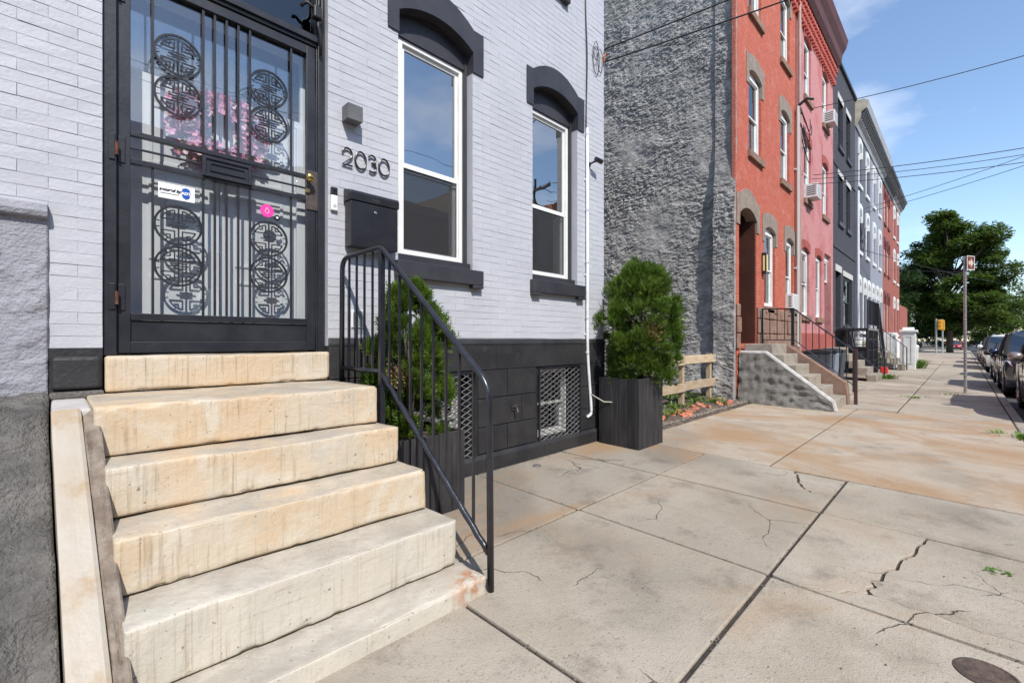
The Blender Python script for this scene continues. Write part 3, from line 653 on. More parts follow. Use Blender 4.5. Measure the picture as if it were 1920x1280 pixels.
# ------------------------------------------------------------------ marble stoop
S = thing('marble_stoop', 'worn cream marble front steps with rust stains and drip streaks', 'steps')
def worn(poly, z0, z1, m, name, parent, amp=.004, f=5, seed=0, rad=.014):
    # poly: back-left, back-right, front-right, front-left; a block with rounded, worn edges
    (ax, ay), (bx, by), (cx, cy), (dx, dy) = poly; nu, nv, nw = 110, 16, 12; b = MB(); idx = {}
    def P(u, v, w):
        x = (ax * (1 - u) + bx * u) * (1 - v) + (dx * (1 - u) + cx * u) * v; y = (ay * (1 - u) + by * u) * (1 - v) + (dy * (1 - u) + cy * u) * v
        return Vector((x, y, z0 + (z1 - z0) * w))
    cen = P(.5, .5, .5)
    def rp(i, j, k):
        q = (i, j, k)
        if q in idx: return idx[q]
        def s(t, n): # denser near the ends
            t = t / n; return t if n == nu else .5 - .5 * math.cos(math.pi * t)
        p = P(s(i, nu), s(j, nv), s(k, nw))
        LX, LY, LZ = abs(bx - ax), abs(dy - ay), z1 - z0
        d = sorted([min(s(i, nu), 1 - s(i, nu)) * LX, min(s(j, nv), 1 - s(j, nv)) * LY, min(s(k, nw), 1 - s(k, nw)) * LZ])
        e = d[1]                                            # distance from the nearest edge
        pull = max(0, rad - e) / rad; pull = pull * pull * rad * (.35 + .9 * max(0, noise.noise((p.x * 3, p.y * 3, p.z * 3 + seed))) + 3.2 * max(0, noise.noise((p.x * 17 + seed, p.y * 17, p.z * 17)) - .30))
        dirv = Vector((0, (cen.y - p.y) / max(.01, LY), (cen.z - p.z) / LZ)); 
        if d[0] < .001 and min(s(i, nu), 1 - s(i, nu)) < .001: dirv.x = (cen.x - p.x) / LX
        if dirv.length > 0: p = p + dirv.normalized() * pull
        nn = amp * noise.fractal((p.x * f, p.y * f, p.z * f + seed * 7), .9, 2.0, 4); p.z += nn * (1 if k == nw else .3); p.y += nn * .6
        if k == nw: p.z -= .010 * max(0, 1 - abs((p.x - .85) / .5)) * s(j, nv)
        idx[q] = len(b.v); b.v.append(tuple(p)); return idx[q]
    for i in range(nu):
        for j in range(nv):
            b.f.append((rp(i, j, nw), rp(i, j + 1, nw), rp(i + 1, j + 1, nw), rp(i + 1, j, nw))); b.f.append((rp(i, j, 0), rp(i + 1, j, 0), rp(i + 1, j + 1, 0), rp(i, j + 1, 0)))
        for k in range(nw):
            b.f.append((rp(i, nv, k), rp(i + 1, nv, k), rp(i + 1, nv, k + 1), rp(i, nv, k + 1))); b.f.append((rp(i, 0, k), rp(i, 0, k + 1), rp(i + 1, 0, k + 1), rp(i + 1, 0, k)))
    for j in range(nv):
        for k in range(nw):
            b.f.append((rp(nu, j, k), rp(nu, j, k + 1), rp(nu, j + 1, k + 1), rp(nu, j + 1, k))); b.f.append((rp(0, j, k), rp(0, j + 1, k), rp(0, j + 1, k + 1), rp(0, j, k + 1)))
    return b.build(name, m, parent, smooth=True)
worn([(.203, .12), (1.455, .12), (1.455, -.045), (.203, -.045)], 1.083, 1.2845, MARBLE, 'step', S, .003, 5, 1)
ST_ = [(.128, -.66, 1.47, -.727, 1.075), (.153, -.885, 1.50, -.934, .838), (.161, -1.135, 1.53, -1.181, .618), (.171, -1.385, 1.56, -1.426, .389), (.185, -1.60, 1.605, -1.626, .135)]
for i, (xl, yl, xr, yr, zt) in enumerate(ST_):
    zb = (ST_[i + 1][4] + .008) if i < 4 else .0
    back = 0.0 if i == 0 else ST_[i - 1][1] + .14
    if i == 0: back = -.002
    worn([(xl + .0, back), (xr, back), (xr, yr), (xl, yl)], zb, zt, MARBLE if i < 3 else MARBLEP, 'step', S, .005, 4.2, i + 2)
core = MB()
for i, (xl, yl, xr, yr, zt) in enumerate(ST_[:-1]): core.box(xl + .015, xr - .03, ST_[i][1] + .03, -.003 if i == 0 else ST_[i - 1][1] + .031, 0, zt - .10)
core.build('mortar_core', JOINT, S)
# sloping marble coping and mortar beside it
def slope_bar(x0t, x1t, x0b, x1b, yt, zt_, yb, zb_, th, m, name, parent, n=40, amp=.002, nx=8):
    b = MB()
    for i in range(n + 1):
        t = i / n; y = yt + (yb - yt) * t; z = zt_ + (zb_ - zt_) * t; a = x0t + (x0b - x0t) * t; c = x1t + (x1b - x1t) * t
        for k in range(nx + 1):
            s = k / nx; ed = -.007 if k in (0, nx) else 0
            b.v.append((a + (c - a) * s, y, z + ed + amp * noise.noise((a * 9 + s * 2, y * 6, z * 5))))
        for k in (0, nx): b.v.append((a + (c - a) * (k / nx), y, z - th))
    m_ = nx + 3
    for i in range(n):
        o = i * m_; p = o + m_
        for k in range(nx): b.f.append((o + k, p + k, p + k + 1, o + k + 1))
        b.f += [(o + nx + 1, p + nx + 1, p, o), (o + nx, p + nx, p + nx + 2, o + nx + 2)]
    b.f += [tuple(range(nx + 1)) + (nx + 2, nx + 1), tuple(n * m_ + k for k in range(nx + 1))[::-1] + (n * m_ + nx + 1, n * m_ + nx + 2)]
    return b.build(name, m, parent, smooth=False)
MARB2 = mat('pale_marble', (.40, .34, .265), (.43, .385, .325), 3, .5, .003, 30, c3=(.36, .265, .165), s3=4, lo3=.50, hi3=.68)
slope_bar(-.006, .088, .042, .152, -.60, 1.068, -1.74, -.01, .14, MARB2, 'coping', S)
slope_bar(.089, .150, .153, .20, -.60, 1.045, -1.72, -.02, .30, mat('brown_mortar', (.17, .13, .10), (.28, .235, .19), 14, .9, .012, 40), 'mortar_strip', S, 90, .018)
MB().box(-.006, .126, -.598, -.001, .6, 1.062).build('landing_slab', mat('grey_mortar', (.42, .39, .37), (.50, .47, .45), 9, .85, .006, 30), S, bevel=.012)
MB().box(-.014, .20, -.06, -.001, 1.0585, 1.098).build('mortar_bed', CEMENT, S, bevel=.012)
# rough cement stoop wall of the neighbour
cw = thing('cement_stoop_wall', 'rough grey cement slope beside the marble coping', 'wall')
b = MB(); n1, n2 = 60, 90
for i in range(n1 + 1):
    for j in range(n2 + 1):
        t = j / n2; y = -.017 - 1.75 * t; x = -.95 + (.937 + .046 * min(1, max(0, (-y - .6) / 1.14))) * i / n1; u_ = max(0, -y - .55 - .10 * noise.noise((x * 3, 1, 5))); zz = 1.05 + .03 * noise.noise((x * 4, y * 4, 1)) - .935 * u_ + .03 * min(1, max(0, .25 + y) * 6)
        d = .030 * noise.fractal((x * 6, y * 6, 2), .75, 2, 6) + (-.02 if i == n1 else 0) + .05 * max(0, -x - .12)
        b.v.append((x, y, zz + d))
for i in range(n1):
    for j in range(n2): a = i * (n2 + 1) + j; b.f.append((a, a + 1, a + n2 + 2, a + n2 + 1))
k0 = len(b.v)
for j in range(n2 + 1): q = b.v[n1 * (n2 + 1) + j]; b.v.append((q[0] - .002, q[1], -.05))
for j in range(n2): b.f.append((n1 * (n2 + 1) + j, n1 * (n2 + 1) + j + 1, k0 + j + 1, k0 + j))
b.build('sloped_face', CEMENT, cw, smooth=True)
MB().box(-.94, -.03, -1.3, -.02, -.02, .02).build('footing', CEMENT, cw)

# ------------------------------------------------------------------ handrail
Hr = thing('handrail', 'black iron tube handrail with square balusters on the marble steps', 'railing')
A0 = Vector((1.535, -.07, 1.07)); A1 = Vector((1.565, -.60, 0)); A2 = Vector((1.632, -1.625, .03))
def bend(pts, r, n=6):
    out = [Vector(pts[0])]
    for i in range(1, len(pts) - 1):
        p, a, c = Vector(pts[i]), Vector(pts[i - 1]), Vector(pts[i + 1]); u = (a - p).normalized(); w = (c - p).normalized(); rr = r[i - 1] if isinstance(r, list) else r
        s, e = p + u * rr, p + w * rr
        for k in range(n + 1): t = k / n; out.append(s * (1 - t) ** 2 + p * 2 * t * (1 - t) + e * t * t)
    return out + [Vector(pts[-1])]
top = bend([(1.535, -.07, 1.065), (1.538, -.075, 1.985), (1.566, -.60, 2.0), (1.63, -1.615, 1.13), (1.632, -1.625, .02)], [.09, .05, .10])
MB().tube(top, .0185, 12).build('top_rail', IRON, Hr, smooth=True)
MB().box(1.548, 1.584, -.625, -.589, .80, 1.985).build('post', IRON, Hr, bevel=.004)
MB().tube([(1.537, -.075, 1.165), (1.565, -.60, 1.16)], .0165, 10).build('lower_rail', IRON, Hr, smooth=True)
lw0, lw1 = Vector((1.566, -.605, 1.15)), Vector((1.631, -1.612, .24))
MB().tube([lw0 + (lw1 - lw0) * t + Vector((0, 0, .004 * math.sin(t * 60))) for t in [k / 24 for k in range(25)]], .0175, 10).build('lower_rail', IRON, Hr, smooth=True)
for k in range(4):
    t = (k + 1) / 5; x, y = 1.537 + .028 * t, -.075 - .525 * t; MB().box(x - .0065, x + .0065, y - .0065, y + .0065, 1.165, 1.988).build('baluster', IRON, Hr)
for k in range(8):
    t = (k + .85) / 8.9; x, y = 1.566 + .064 * t, -.60 - 1.015 * t
    MB().box(x - .0065, x + .0065, y - .0065, y + .0065, 1.15 - .91 * t, 1.99 - .865 * t).build('baluster', IRON, Hr)

# ------------------------------------------------------------------ planters and shrubs
def planter(x0, x1, y0, y1, z0, z1, label, nbx, nby):
    p = thing('planter_box', label, 'planter', 'black wooden planters against the white house')
    prr = random.Random(int(x0 * 100)); t = .022
    def boards(a, b, n, fn):
        w = (b - a) / n
        for i in range(n):
            h = z1 + prr.uniform(-.006, .006); q = MB(); fn(q, a + i * w + .0025, a + (i + 1) * w - .0025, h); q.build('board', WOODB, p, bevel=.003)
    boards(x0, x1, nbx, lambda q, a, b, h: q.box(a, b, y0 + prr.uniform(-.002, .002), y0 + t, z0, h))
    boards(x0, x1, nbx, lambda q, a, b, h: q.box(a, b, y1 - t, y1, z0, h))
    boards(y0 + t + .001, y1 - t - .001, nby, lambda q, a, b, h: q.box(x0 + prr.uniform(-.002, .002), x0 + t, a, b, z0, h))
    boards(y0 + t + .001, y1 - t - .001, nby, lambda q, a, b, h: q.box(x1 - t, x1, a, b, z0, h))
    MB().box(x0 + t, x1 - t, y0 + t, y1 - t, z1 - .12, z1 - .05).build('potting_soil', SOIL, p); return p
planter(1.665, 2.287, -.614, -.075, gz(-.3) - .004, .665, 'black board planter between the marble steps and the near basement window', 5, 4)
planter(4.91, 5.525, -.66, -.10, gz(-.4) - .004, .905, 'tall black board planter at the house corner beside the vacant lot', 5, 4)
def cedar(c, z0, h, rad, n, label, seed, lean=(0, 0)):
    s = thing('cedar_shrub', label, 'shrub', 'evergreen shrubs in black planters', loc=(c[0], c[1], z0))
    rr = random.Random(seed); b = MB(); tk = MB().tube([(0, 0, -.06), (.01, .01, h * .5), (lean[0] * .6, 0, h * .8)], [.03, .022, .008], 8)
    for k in range(14):
        a = rr.uniform(0, 6.28); zz = rr.uniform(.05, .5) * h; tk.tube([(0, 0, zz), (rad * .4 * math.cos(a), rad * .4 * math.sin(a), zz + .15), (rad * .7 * math.cos(a), rad * .7 * math.sin(a), zz + .36)], [.012, .008, .004], 5)
    tk.build('stem', BARK, s, smooth=True)
    def prof(t): return (max(0, math.sin(math.pi * min(1, (t * .80 + .18)))) ** .5) * (1 - .22 * t ** 3)
    nc = n // 105; cls = []
    for i in range(nc):
        t = rr.random() ** .9; a = rr.uniform(0, 6.28); w = 1 + .58 * noise.noise((math.cos(a) * 1.9 + seed, math.sin(a) * 1.9, t * 4.2)); q = prof(t) * rad * w * (.50 + .44 * rr.random() ** .5) * (1.16 if rr.random() < .1 else 1)
        cls.append((Vector((q * math.cos(a) + lean[0] * t, q * math.sin(a) + lean[1] * t, t * h * .93 + .02 * rr.random())), Vector((math.cos(a), math.sin(a), .55 + t)).normalized(), rad * rr.uniform(.15, .36)))
    for i in range(n):
        c, ax, cr_ = cls[rr.randrange(nc)]; dv = (ax * rr.uniform(.1, 1.1) + Vector((rr.gauss(0, .6), rr.gauss(0, .6), rr.gauss(.15, .6)))).normalized(); p = c + dv * cr_ * rr.uniform(.25, .95)
        d = (dv * .9 + Vector((0, 0, .7)) + Vector((rr.uniform(-.4, .4), rr.uniform(-.4, .4), 0))).normalized()
        sd = d.cross(Vector((rr.uniform(-1, 1), rr.uniform(-1, 1), rr.uniform(-.3, .3)))).normalized(); L_ = rr.uniform(.035, .085) * (1.5 if rr.random() < .05 else 1); wd = .0072
        b.add([p - sd * wd, p + sd * wd, p + d * L_], [(0, 1, 2)])
        for k in range(5):
            tt = .12 + .17 * k; o_ = p + d * L_ * tt; e = (d * .75 + sd * (1 if k % 2 else -1) * .8).normalized() * L_ * (.64 - .09 * k); nn = d * wd * .9
            b.add([o_ - nn, o_ + nn, o_ + e], [(0, 1, 2)])
    tag(b.build('foliage', CEDAR, s), kind='stuff')
    dd = MB()
    for i in range(150):
        a = rr.gauss(3.9, .16); t = rr.gauss(.42, .04); q = prof(t) * rad * 1.0; p = Vector((q * math.cos(a), q * math.sin(a), t * h)); d = Vector((math.cos(a) + rr.uniform(-.5, .5), math.sin(a) + rr.uniform(-.5, .5), rr.uniform(0, 1))).normalized(); sd = d.orthogonal().normalized()
        dd.add([p - sd * .006, p + sd * .006, p + d * .05], [(0, 1, 2)])
    tag(dd.build('dead_sprigs', mat('dead_foliage', (.42, .24, .10), (.52, .34, .18), 20, .8) if 'dead_foliage' not in bpy.data.materials else bpy.data.materials['dead_foliage'], s), kind='stuff')
    return s
cedar((1.96, -.33), .60, 1.22, .285, 9000, 'narrow green cedar shrub rising behind the iron handrail', 11, (.02, 0))
cedar((5.31, -.48), .80, 1.60, .465, 20000, 'full bushy green cedar shrub in the tall planter at the house corner', 23)

# ------------------------------------------------------------------ things on the white facade
PLB = mat('black_powder_coat', (.014, .014, .017), (.02, .02, .024), 10, .35)
o = thing('mailbox', 'black metal wall mailbox with slanted lid below the house number', 'mailbox')
body = MB().prism([(-.015, 2.09), (-.118, 2.09), (-.118, 2.43), (-.112, 2.435), (-.015, 2.435)], 1.585, 1.985, 'x').build('box', PLB, o, bevel=.004)
lid = MB().prism([(-.012, 2.437), (-.126, 2.437), (-.128, 2.49), (-.118, 2.512), (-.02, 2.535), (-.012, 2.535)], 1.575, 1.995, 'x').build('lid', PLB, o, bevel=.004)
text_mesh('MAIL', .03, 1.79, -.1275, 2.453, 'lettering', mat('worn_lettering', (.06, .06, .065), rough=.4), lid)
MB().lathe([(.011, 0), (.011, -.006), (.006, -.008), (.001, -.008)], (1.785, -.118, 2.37), 14, 'y').build('lock', mat('chrome', (.7, .7, .7), rough=.2, metal=1), o)
MB().box(1.62, 1.95, -.016, -.004, 2.2, 2.4).build('back_plate', PLB, o)
o = thing('wall_lamp', 'small dark square downlight above the house number', 'wall lamp')
GRYM = mat('dark_grey_lamp', (.10, .10, .10), (.13, .13, .13), 8, .45)
lb = ring(MB(), 1.566, 1.686, 3.05, 3.166, .004, -.105, -.007); lb.box(1.571, 1.681, -.104, -.008, 3.14, 3.1615); lb.build('housing', GRYM, o, bevel=.002)
MB().box(1.566, 1.686, -.109, -.1055, 3.05, 3.166).build('front_plate', GRYM, o)
MB().lathe([(.03, 0), (.03, .012), (.001, .012)], (1.626, -.056, 3.115), 16).build('lens', mat('amber_lens', (.5, .35, .12), rough=.3), o)
MB().box(1.572, 1.68, -.0068, -.0001, 3.055, 3.16).build('mount', GRYM, o)
o = thing('doorbell', 'white video doorbell with black camera top beside the door frame', 'doorbell')
MB().box(1.474, 1.524, -.03, -.006, 2.352, 2.468).build('body', WHITE, o, bevel=.006, seg=3)
MB().box(1.474, 1.524, -.03, -.006, 2.4685, 2.528).build('camera_top', PLB, o, bevel=.006, seg=3)
MB().lathe([(.013, 0), (.013, -.003), (.001, -.004)], (1.499, -.03, 2.39), 18, 'y').build('button', mat('light_grey_plastic', (.55, .55, .55), rough=.4), o)
MB().lathe([(.007, 0), (.007, -.002), (.001, -.002)], (1.499, -.03, 2.50), 14, 'y').build('lens', mat('lens_black', (.01, .01, .015), rough=.05), o)
o = thing('outlet_cover', 'clear bubble outlet cover low on the white brick behind the handrail', 'outlet')
MB().box(1.64, 1.745, -.012, -.005, 1.47, 1.61).build('plate', WHITE, o, bevel=.004)
MB().box(1.648, 1.737, -.065, -.0125, 1.478, 1.602).build('bubble', glass('clear_plastic', .12, (.85, .88, .9), .1), o, bevel=.015, seg=3)
o = thing('security_camera', 'small black bullet camera on a bracket near the white conduit', 'camera')
MB().tube([(4.83, -.006, 3.62), (4.83, -.07, 3.63), (4.86, -.10, 3.645)], .012, 8).build('bracket', PLB, o)
MB().tube([(4.82, -.11, 3.66), (4.93, -.13, 3.645)], [.028, .03], 12).build('body', PLB, o, smooth=False)
MB().lathe([(.03, 0), (.03, -.006), (.01, -.008)], (4.83, -.006, 3.62), 14, 'y').build('base', PLB, o)
o = thing('conduit_pipe', 'white electrical conduit running down the house corner', 'pipe')
CPM = mat('white_pipe', (.72, .73, .74), (.62, .63, .65), 12, .4)
MB().tube(bend([(4.755, -.03, 4.05), (4.758, -.03, 1.2), (4.83, -.035, .52), (4.835, -.035, .43), (4.76, -.02, .40)], [.2, .06, .04]), .019, 10).build('pipe', CPM, o, smooth=True)
for zc in (3.98, 3.02, 2.36, 1.66, 1.22): MB().lathe([(.024, -.012), (.024, .012)], (4.756, -.03, zc), 12).build('coupling', CPM, o)
for zc in (3.4, 2.2, 1.45): MB().box(4.72, 4.79, -.012, -.005, zc - .012, zc + .012).build('strap', CPM, o)
CAB = mat('black_cable', (.012, .012, .013), rough=.5)
o = MB().tube([(4.752 + .012 * math.sin(z * 3), -.018 - .006 * math.cos(z * 5), z) for z in [4.05 + .2 * k for k in range(25)]], .009, 6).build('riser_cable', CAB); tag(o, 'black cable climbing the white brick above the conduit', 'cable')
o = MB().tube([(4.786 + .02 * math.sin(z * 2.3 + 1), -.014, z) for z in [.62 + .17 * k for k in range(18)]], .005, 5).build('loose_cable', CAB); tag(o, 'thin black cable hanging loosely beside the white conduit', 'cable')
o = MB().tube([(4.80, -.03, .70), (4.87, -.2, .60), (4.93, -.32, .60), (5.0, -.40, .70), (5.05, -.42, .86), (5.10, -.42, .88)], .009, 6).build('garden_hose', mat('hose_beige', (.42, .40, .34), rough=.5), smooth=True); tag(o, 'beige hose looping from the conduit into the corner planter', 'hose')
for k, (xr, zr, w, h) in enumerate(((4.97, 5.0, .07, .36), (5.04, 5.02, .06, .30), (4.93, 5.1, .05, .24))):
    o = MB().tube([(xr + w * math.sin(t), -.02 - .012 * k, zr + h * .5 * math.cos(t)) for t in [2 * math.pi * i / 20 for i in range(20)]], .005, 5, True).build('cable_loop', CAB); tag(o, 'coiled slack cable loop hanging at the house corner', 'cable', 'slack cable loops at the house corner')
o = MB().lathe([(.045, -.004), (.045, .003), (.04, .006), (.002, .006)], (3.56, -.24, gz(-.24)), 20).build('cleanout_cover', mat('grey_iron', (.10, .10, .10), (.16, .15, .14), 20, .6)); tag(o, 'small round grey cleanout cap set in the sidewalk by the house base', 'cover')
o = MB().lathe([(.10, -.004), (.10, .003), (.09, .005), (.085, .001), (.002, .001)], (2.68, -3.47, gz(-3.47)), 28).build('valve_cover', mat('rusty_iron', (.06, .045, .035), (.12, .08, .06), 25, .85, .008, 60)); tag(o, 'round rusty valve cover in the sidewalk slab near the kerb', 'cover')

for k, (pts, lab) in enumerate((([(1.40, .02, 4.4), (1.40, .02, 3.86), (1.35, -.02, 3.80), (1.30, -.01, 3.84), (1.27, .02, 3.80)], 'black cable curling across the door transom corner'), ([(1.42, .015, 4.4), (1.42, .01, 3.75), (1.37, -.03, 3.70), (1.40, -.02, 3.60), (1.41, .01, 3.50)], 'black cable dropping down the right door jamb'))):
    o = MB().tube(bend(pts, .03), .012, 6).build('door_cable', CAB, smooth=True); tag(o, lab, 'cable')
o = MB().box(1.345, 1.405, -.035, .019, 3.74, 3.83).build('splice_box', CAB, bevel=.01); tag(o, 'small black splice box above the right corner of the security door', 'box')
o = MB().tube([(5.155, -.02, 5.05), (5.13, -.03, 5.12), (5.15, -.04, 5.16)], .012, 6).build('orange_wire_cap', mat('orange_wrap', (.55, .16, .06), rough=.6)); tag(o, 'orange taped wire splice at the white house corner', 'wire')

# ------------------------------------------------------------------ rows of houses
def facade(h, x0, x1, z1, m, holes, yb=9.0, th=.28, side=None, y=0., z0=-.1, roofm=None, inset=0.):
    b = MB()
    for a, c, d, e in rects_minus(x0, x1, z0, z1, holes): b.box(a, c, y, y + th, d, e)
    w = b.build('front_wall', m, h)
    s = MB(); s.box(x0 + inset, x0 + th + inset, y + th + .001, yb, z0, z1); s.box(x1 - th, x1, y + th + .001, yb, z0, z1); s.box(x0 + th, x1 - th, yb - th, yb, z0, z1)
    s.build('side_wall', side or m, h); MB().box(x0 + .01, x1 - .01, y + .01, yb - .01, z1 + .001, z1 + .1).build('roof', roofm or DARK, h)
    fl = MB()
    for zf in (1.1, 4.9, 8.2): fl.box(x0 + th + .01, x1 - th - .01, y + th + .01, yb - th - .01, zf, zf + .12)
    fl.box(x0 + th + .01, x1 - th - .01, 3.5, 3.6, 1.3, z1 - .2); fl.build('interior_partition', ROOM, h)
    return w
def win(h, x0, x1, z0, z1, trim=None, rise=.12, out=.12, top=.34, sillm=None, m=None, hood=False, simple=False, zr=None):
    # opening x0..x1, z0..z1 (z1 = crown of the arch)
    f = sash_window(h, x0 + .03, x1 - .03, z0 + .01, z1 - (rise if rise else 0) - .01, .055, zr, m or WHITE, PANE, False, .06, False)
    if rise: MB().box(x0 + .03, x1 - .03, .075, .12, z1 - rise - .009, z1 + .002).build('arch_panel', m or WHITE, f)
    if sillm: MB().box(x0 - .07, x1 + .07, -.07, .054, z0 - .16, z0 - .003).build('sill', sillm, f, bevel=.008)
    if trim:
        if rise: lintel(f, x0, x1, z1 - rise, rise, x0 - out, x1 + out, z1 - rise - (.30 if out > .1 else .0), z1 + top * .75, z1 + top, trim, .02 if not hood else .05, .054)
        else: MB().box(x0 - .1, x1 + .1, -.02, .1, z1, z1 + top).build('lintel', trim, f)
    return f
RED = brickmat('orange_red_brick', (.40, .075, .042), (.56, .135, .078), (.50, .24, .18), (.60, .32, .26), .50, .72, 3.4, depth=.012, ms=.011)
PINK = brickmat('faded_pink_brick', (.50, .20, .195), (.58, .27, .26), (.55, .27, .26), (.42, .060, .055), .47, .66, .9, depth=.006)
BLKB = brickmat('charcoal_brick', (.055, .055, .066), (.085, .085, .10), (.03, .03, .035), None, depth=.012, ms=.012)
GR1 = stucco_mat('blue_grey_dark_paint', (.115, .12, .15), (.135, .14, .17), .002); GR2 = stucco_mat('blue_grey_paint', (.25, .265, .31), (.28, .295, .34), .002)
BRN = brickmat('brown_red_brick', (.30, .085, .062), (.36, .115, .085), (.28, .12, .095), None)
MARO = mat('maroon_paint', (.085, .022, .018), (.12, .032, .026), 4, .6)
BDOOR = mat('dark_brown_door', (.055, .022, .015), (.075, .030, .02), 3, .4)
# --- red house with stucco side wall
h = thing('row_house', 'orange-red brick row house with rough grey stucco side wall facing the vacant lot', 'house')
gw = [(12.08, 12.98, 2.2, 4.17), (13.94, 14.74, 2.2, 4.19)]; uw = [(10.95, 11.85, zz, zz + 1.9) for zz in (5.62, 8.8)] + [(13.45, 14.33, zz, zz + 1.9) for zz in (5.62, 8.8)]
facade(h, 10.19, 15.05, 11.5, RED, gw + uw + [(10.33, 11.48, 1.3, 4.3)], y=0., inset=.06)
MB().box(10.085, 10.189, -.001, .06, 1.2, 11.5).build('brick_corner', RED, h)
for w in gw + uw: win(h, *w, trim=GREYST, sillm=BROWNST, out=.16)
# stucco skin over the party wall, with the pilaster at the front corner
def skin(y0, y1, z0, z1, x, ny, nz_, amp, name):
    b = MB()
    for j in range(ny + 1):
        for k in range(nz_ + 1):
            y = y0 + (y1 - y0) * j / ny; z = z0 + (z1 - z0) * k / nz_
            tz = z + .22 * y + .10 * noise.noise((y * 1.3, z * 1.3, 9)); pa = .22 + 1.1 * max(0, .5 + .8 * noise.noise((y * .8, z * .9, 21)))
            d = pa * (noise.ridged_multi_fractal((y * 3.6, tz * 9.0, 1.7), .75, 2.2, 5, 1.0, 2.0) * .42 + noise.fractal((y * 10, tz * 19, 4), .7, 2, 4) * .8) + 1.1 * noise.fractal((y * 1.6, z * 1.9, 14), .9, 2, 3)
            low = .10 * max(0, 1.0 - z) ** 1.2 * (1 + noise.noise((y * 3, z * 3, 8)))
            px_ = x - amp * d - low
            if name == 'stucco_wall' and y < .46:   # pilaster
                px_ -= .185 * min(1, max(0, (.46 - y) / .03)) * (1 if z < 4.0 else max(.25, 1 - (z - 4.0) * .5))
            b.v.append((px_, y, z))
    for j in range(ny):
        for k in range(nz_): a = j * (nz_ + 1) + k; b.f.append((a, a + 1, a + nz_ + 2, a + nz_ + 1))
    return b
sk = skin(-.012, 5.2, -.05, 11.3, 10.21, 330, 700, .031, 'stucco_wall')
nv = 701
e0 = len(sk.v)
for k in range(nv): q = sk.v[k]; sk.v.append((10.10, -.010, q[2]))
for k in range(nv - 1): sk.f.append((k, e0 + k, e0 + k + 1, k + 1))
sk.build('stucco_wall', STUCCO, h, smooth=False)
f = MB().box(10.335, 11.475, .55, .60, 1.3, 4.2).build('door', BDOOR, h)
MB().box(10.335, 10.38, .02, .55, 1.3, 4.28).box(11.43, 11.478, .02, .55, 1.3, 4.28).build('door_reveal', BDOOR, f)
MB().box(10.93, 10.97, .50, .55, 2.96, 3.05).box(10.9, 10.96, .52, .549, 2.2, 2.32).build('handle', BRASS, f)
lintel(f, 10.33, 11.48, 4.10, .2, 10.16, 11.66, 3.85, 4.52, 4.72, GREYST, .025, .2)
for a, b_ in ((10.12, 10.325), (11.485, 13.9), (14.0, 14.9)):
    for k, (z0, z1) in enumerate(((1.2, 1.52), (1.53, 1.87), (1.88, 2.15))):
        n = max(1, round((b_ - a) / .6)); w_ = (b_ - a) / n
        for i in range(n): MB().box(a + i * w_ + .006, a + (i + 1) * w_ - .006, -.05 - .02 * ((i + k) % 2), -.002, z0, z1).build('brownstone_block', BROWNST, h, bevel=.03)
MB().box(11.72, 15.05, -.075, -.003, .0, 1.19).build('plinth', BROWNST, h, bevel=.02)
o = thing('entry_light', 'yellow glass wall lantern beside the dark brown door of the red house', 'wall lamp')
MB().box(11.86, 11.99, -.10, -.003, 2.95, 3.45).build('frame', PLB, o); lm_ = mat('yellow_glass', (.75, .62, .28), rough=.3); MB().box(11.885, 11.965, -.112, -.101, 3.0, 3.40).build('lens', lm_, o); MB().box(11.85, 11.859, -.075, -.035, 3.02, 3.38).build('lens', lm_, o)
# --- pink house
hp = thing('row_house', 'faded pink brick row house under a maroon bracketed cornice', 'house')
gw = [(15.66, 16.60, 2.12, 4.20), (17.50, 18.34, 2.12, 4.20)]; uw = [(15.95, 16.82, zz, zz + 1.86) for zz in (5.66, 8.78)] + [(18.48, 19.36, zz, zz + 1.86) for zz in (5.66, 8.78)]
facade(hp, 15.056, 20.27, 11.5, PINK, gw + uw + [(18.80, 19.9, 1.15, 4.40)])
PKS = stucco_mat('red_brown_stone', (.33, .085, .07), (.38, .11, .09), .003)
for w in gw + uw: win(hp, *w, trim=PKS, sillm=BROWNST, out=.08, top=.22)
f = MB().box(18.86, 19.84, .2, .25, 1.15, 3.45).build('door', mat('black_door', (.02, .02, .022), rough=.35), hp)
ring(MB(), 18.81, 19.89, 3.46, 4.2, .06, .12, .2).build('transom', WHITE, f); MB().box(18.88, 19.82, .15, .155, 3.52, 4.15).build('transom_pane', PANE, f); MB().box(18.805, 19.895, .1, .2, 4.2, 4.4).build('arch_panel', WHITE, f)
MB().box(15.06, 20.27, -.06, -.003, .0, 1.6).build('plinth', PKS, hp, bevel=.02)
# shared cornice with corbelled brick courses
for hh, a, c in ((h, 10.06, 15.05), (hp, 15.056, 20.27)):
    cb_ = MB()
    for z0, dp, st in ((10.72, .04, .22), (10.92, .07, .16), (11.14, .10, .22)):
        x = a
        while x < c - .1: cb_.box(x, x + st * .55, -dp - .06, -.001, z0, z0 + .13); x += st
        cb_.box(a, c, -dp, -.0005, z0 + .131, z0 + .17)
    tag(cb_.build('corbel_course', mat('corbel_red', (.47, .10, .075), (.55, .14, .11), 5, .8) if hh is h else bpy.data.materials['corbel_red'], hh), kind='stuff')
    MB().prism([(.28, 11.5), (-.001, 11.5), (-.001, 11.36), (-.17, 11.36), (-.26, 11.5), (-.29, 11.75), (-.40, 11.95), (-.46, 12.2), (-.44, 12.27), (.28, 12.35)], a, c, 'x').build('cornice', MARO, hh)
o = MB().tube([(15.0, -.09, z) for z in (.2, 4, 8, 11.0)], .05, 10).build('downspout', mat('brown_pipe', (.30, .20, .17), (.36, .25, .22), 4, .5), hp)
o = thing('meter_pipe', 'pale service conduit with junction box between the red and pink houses', 'pipe')
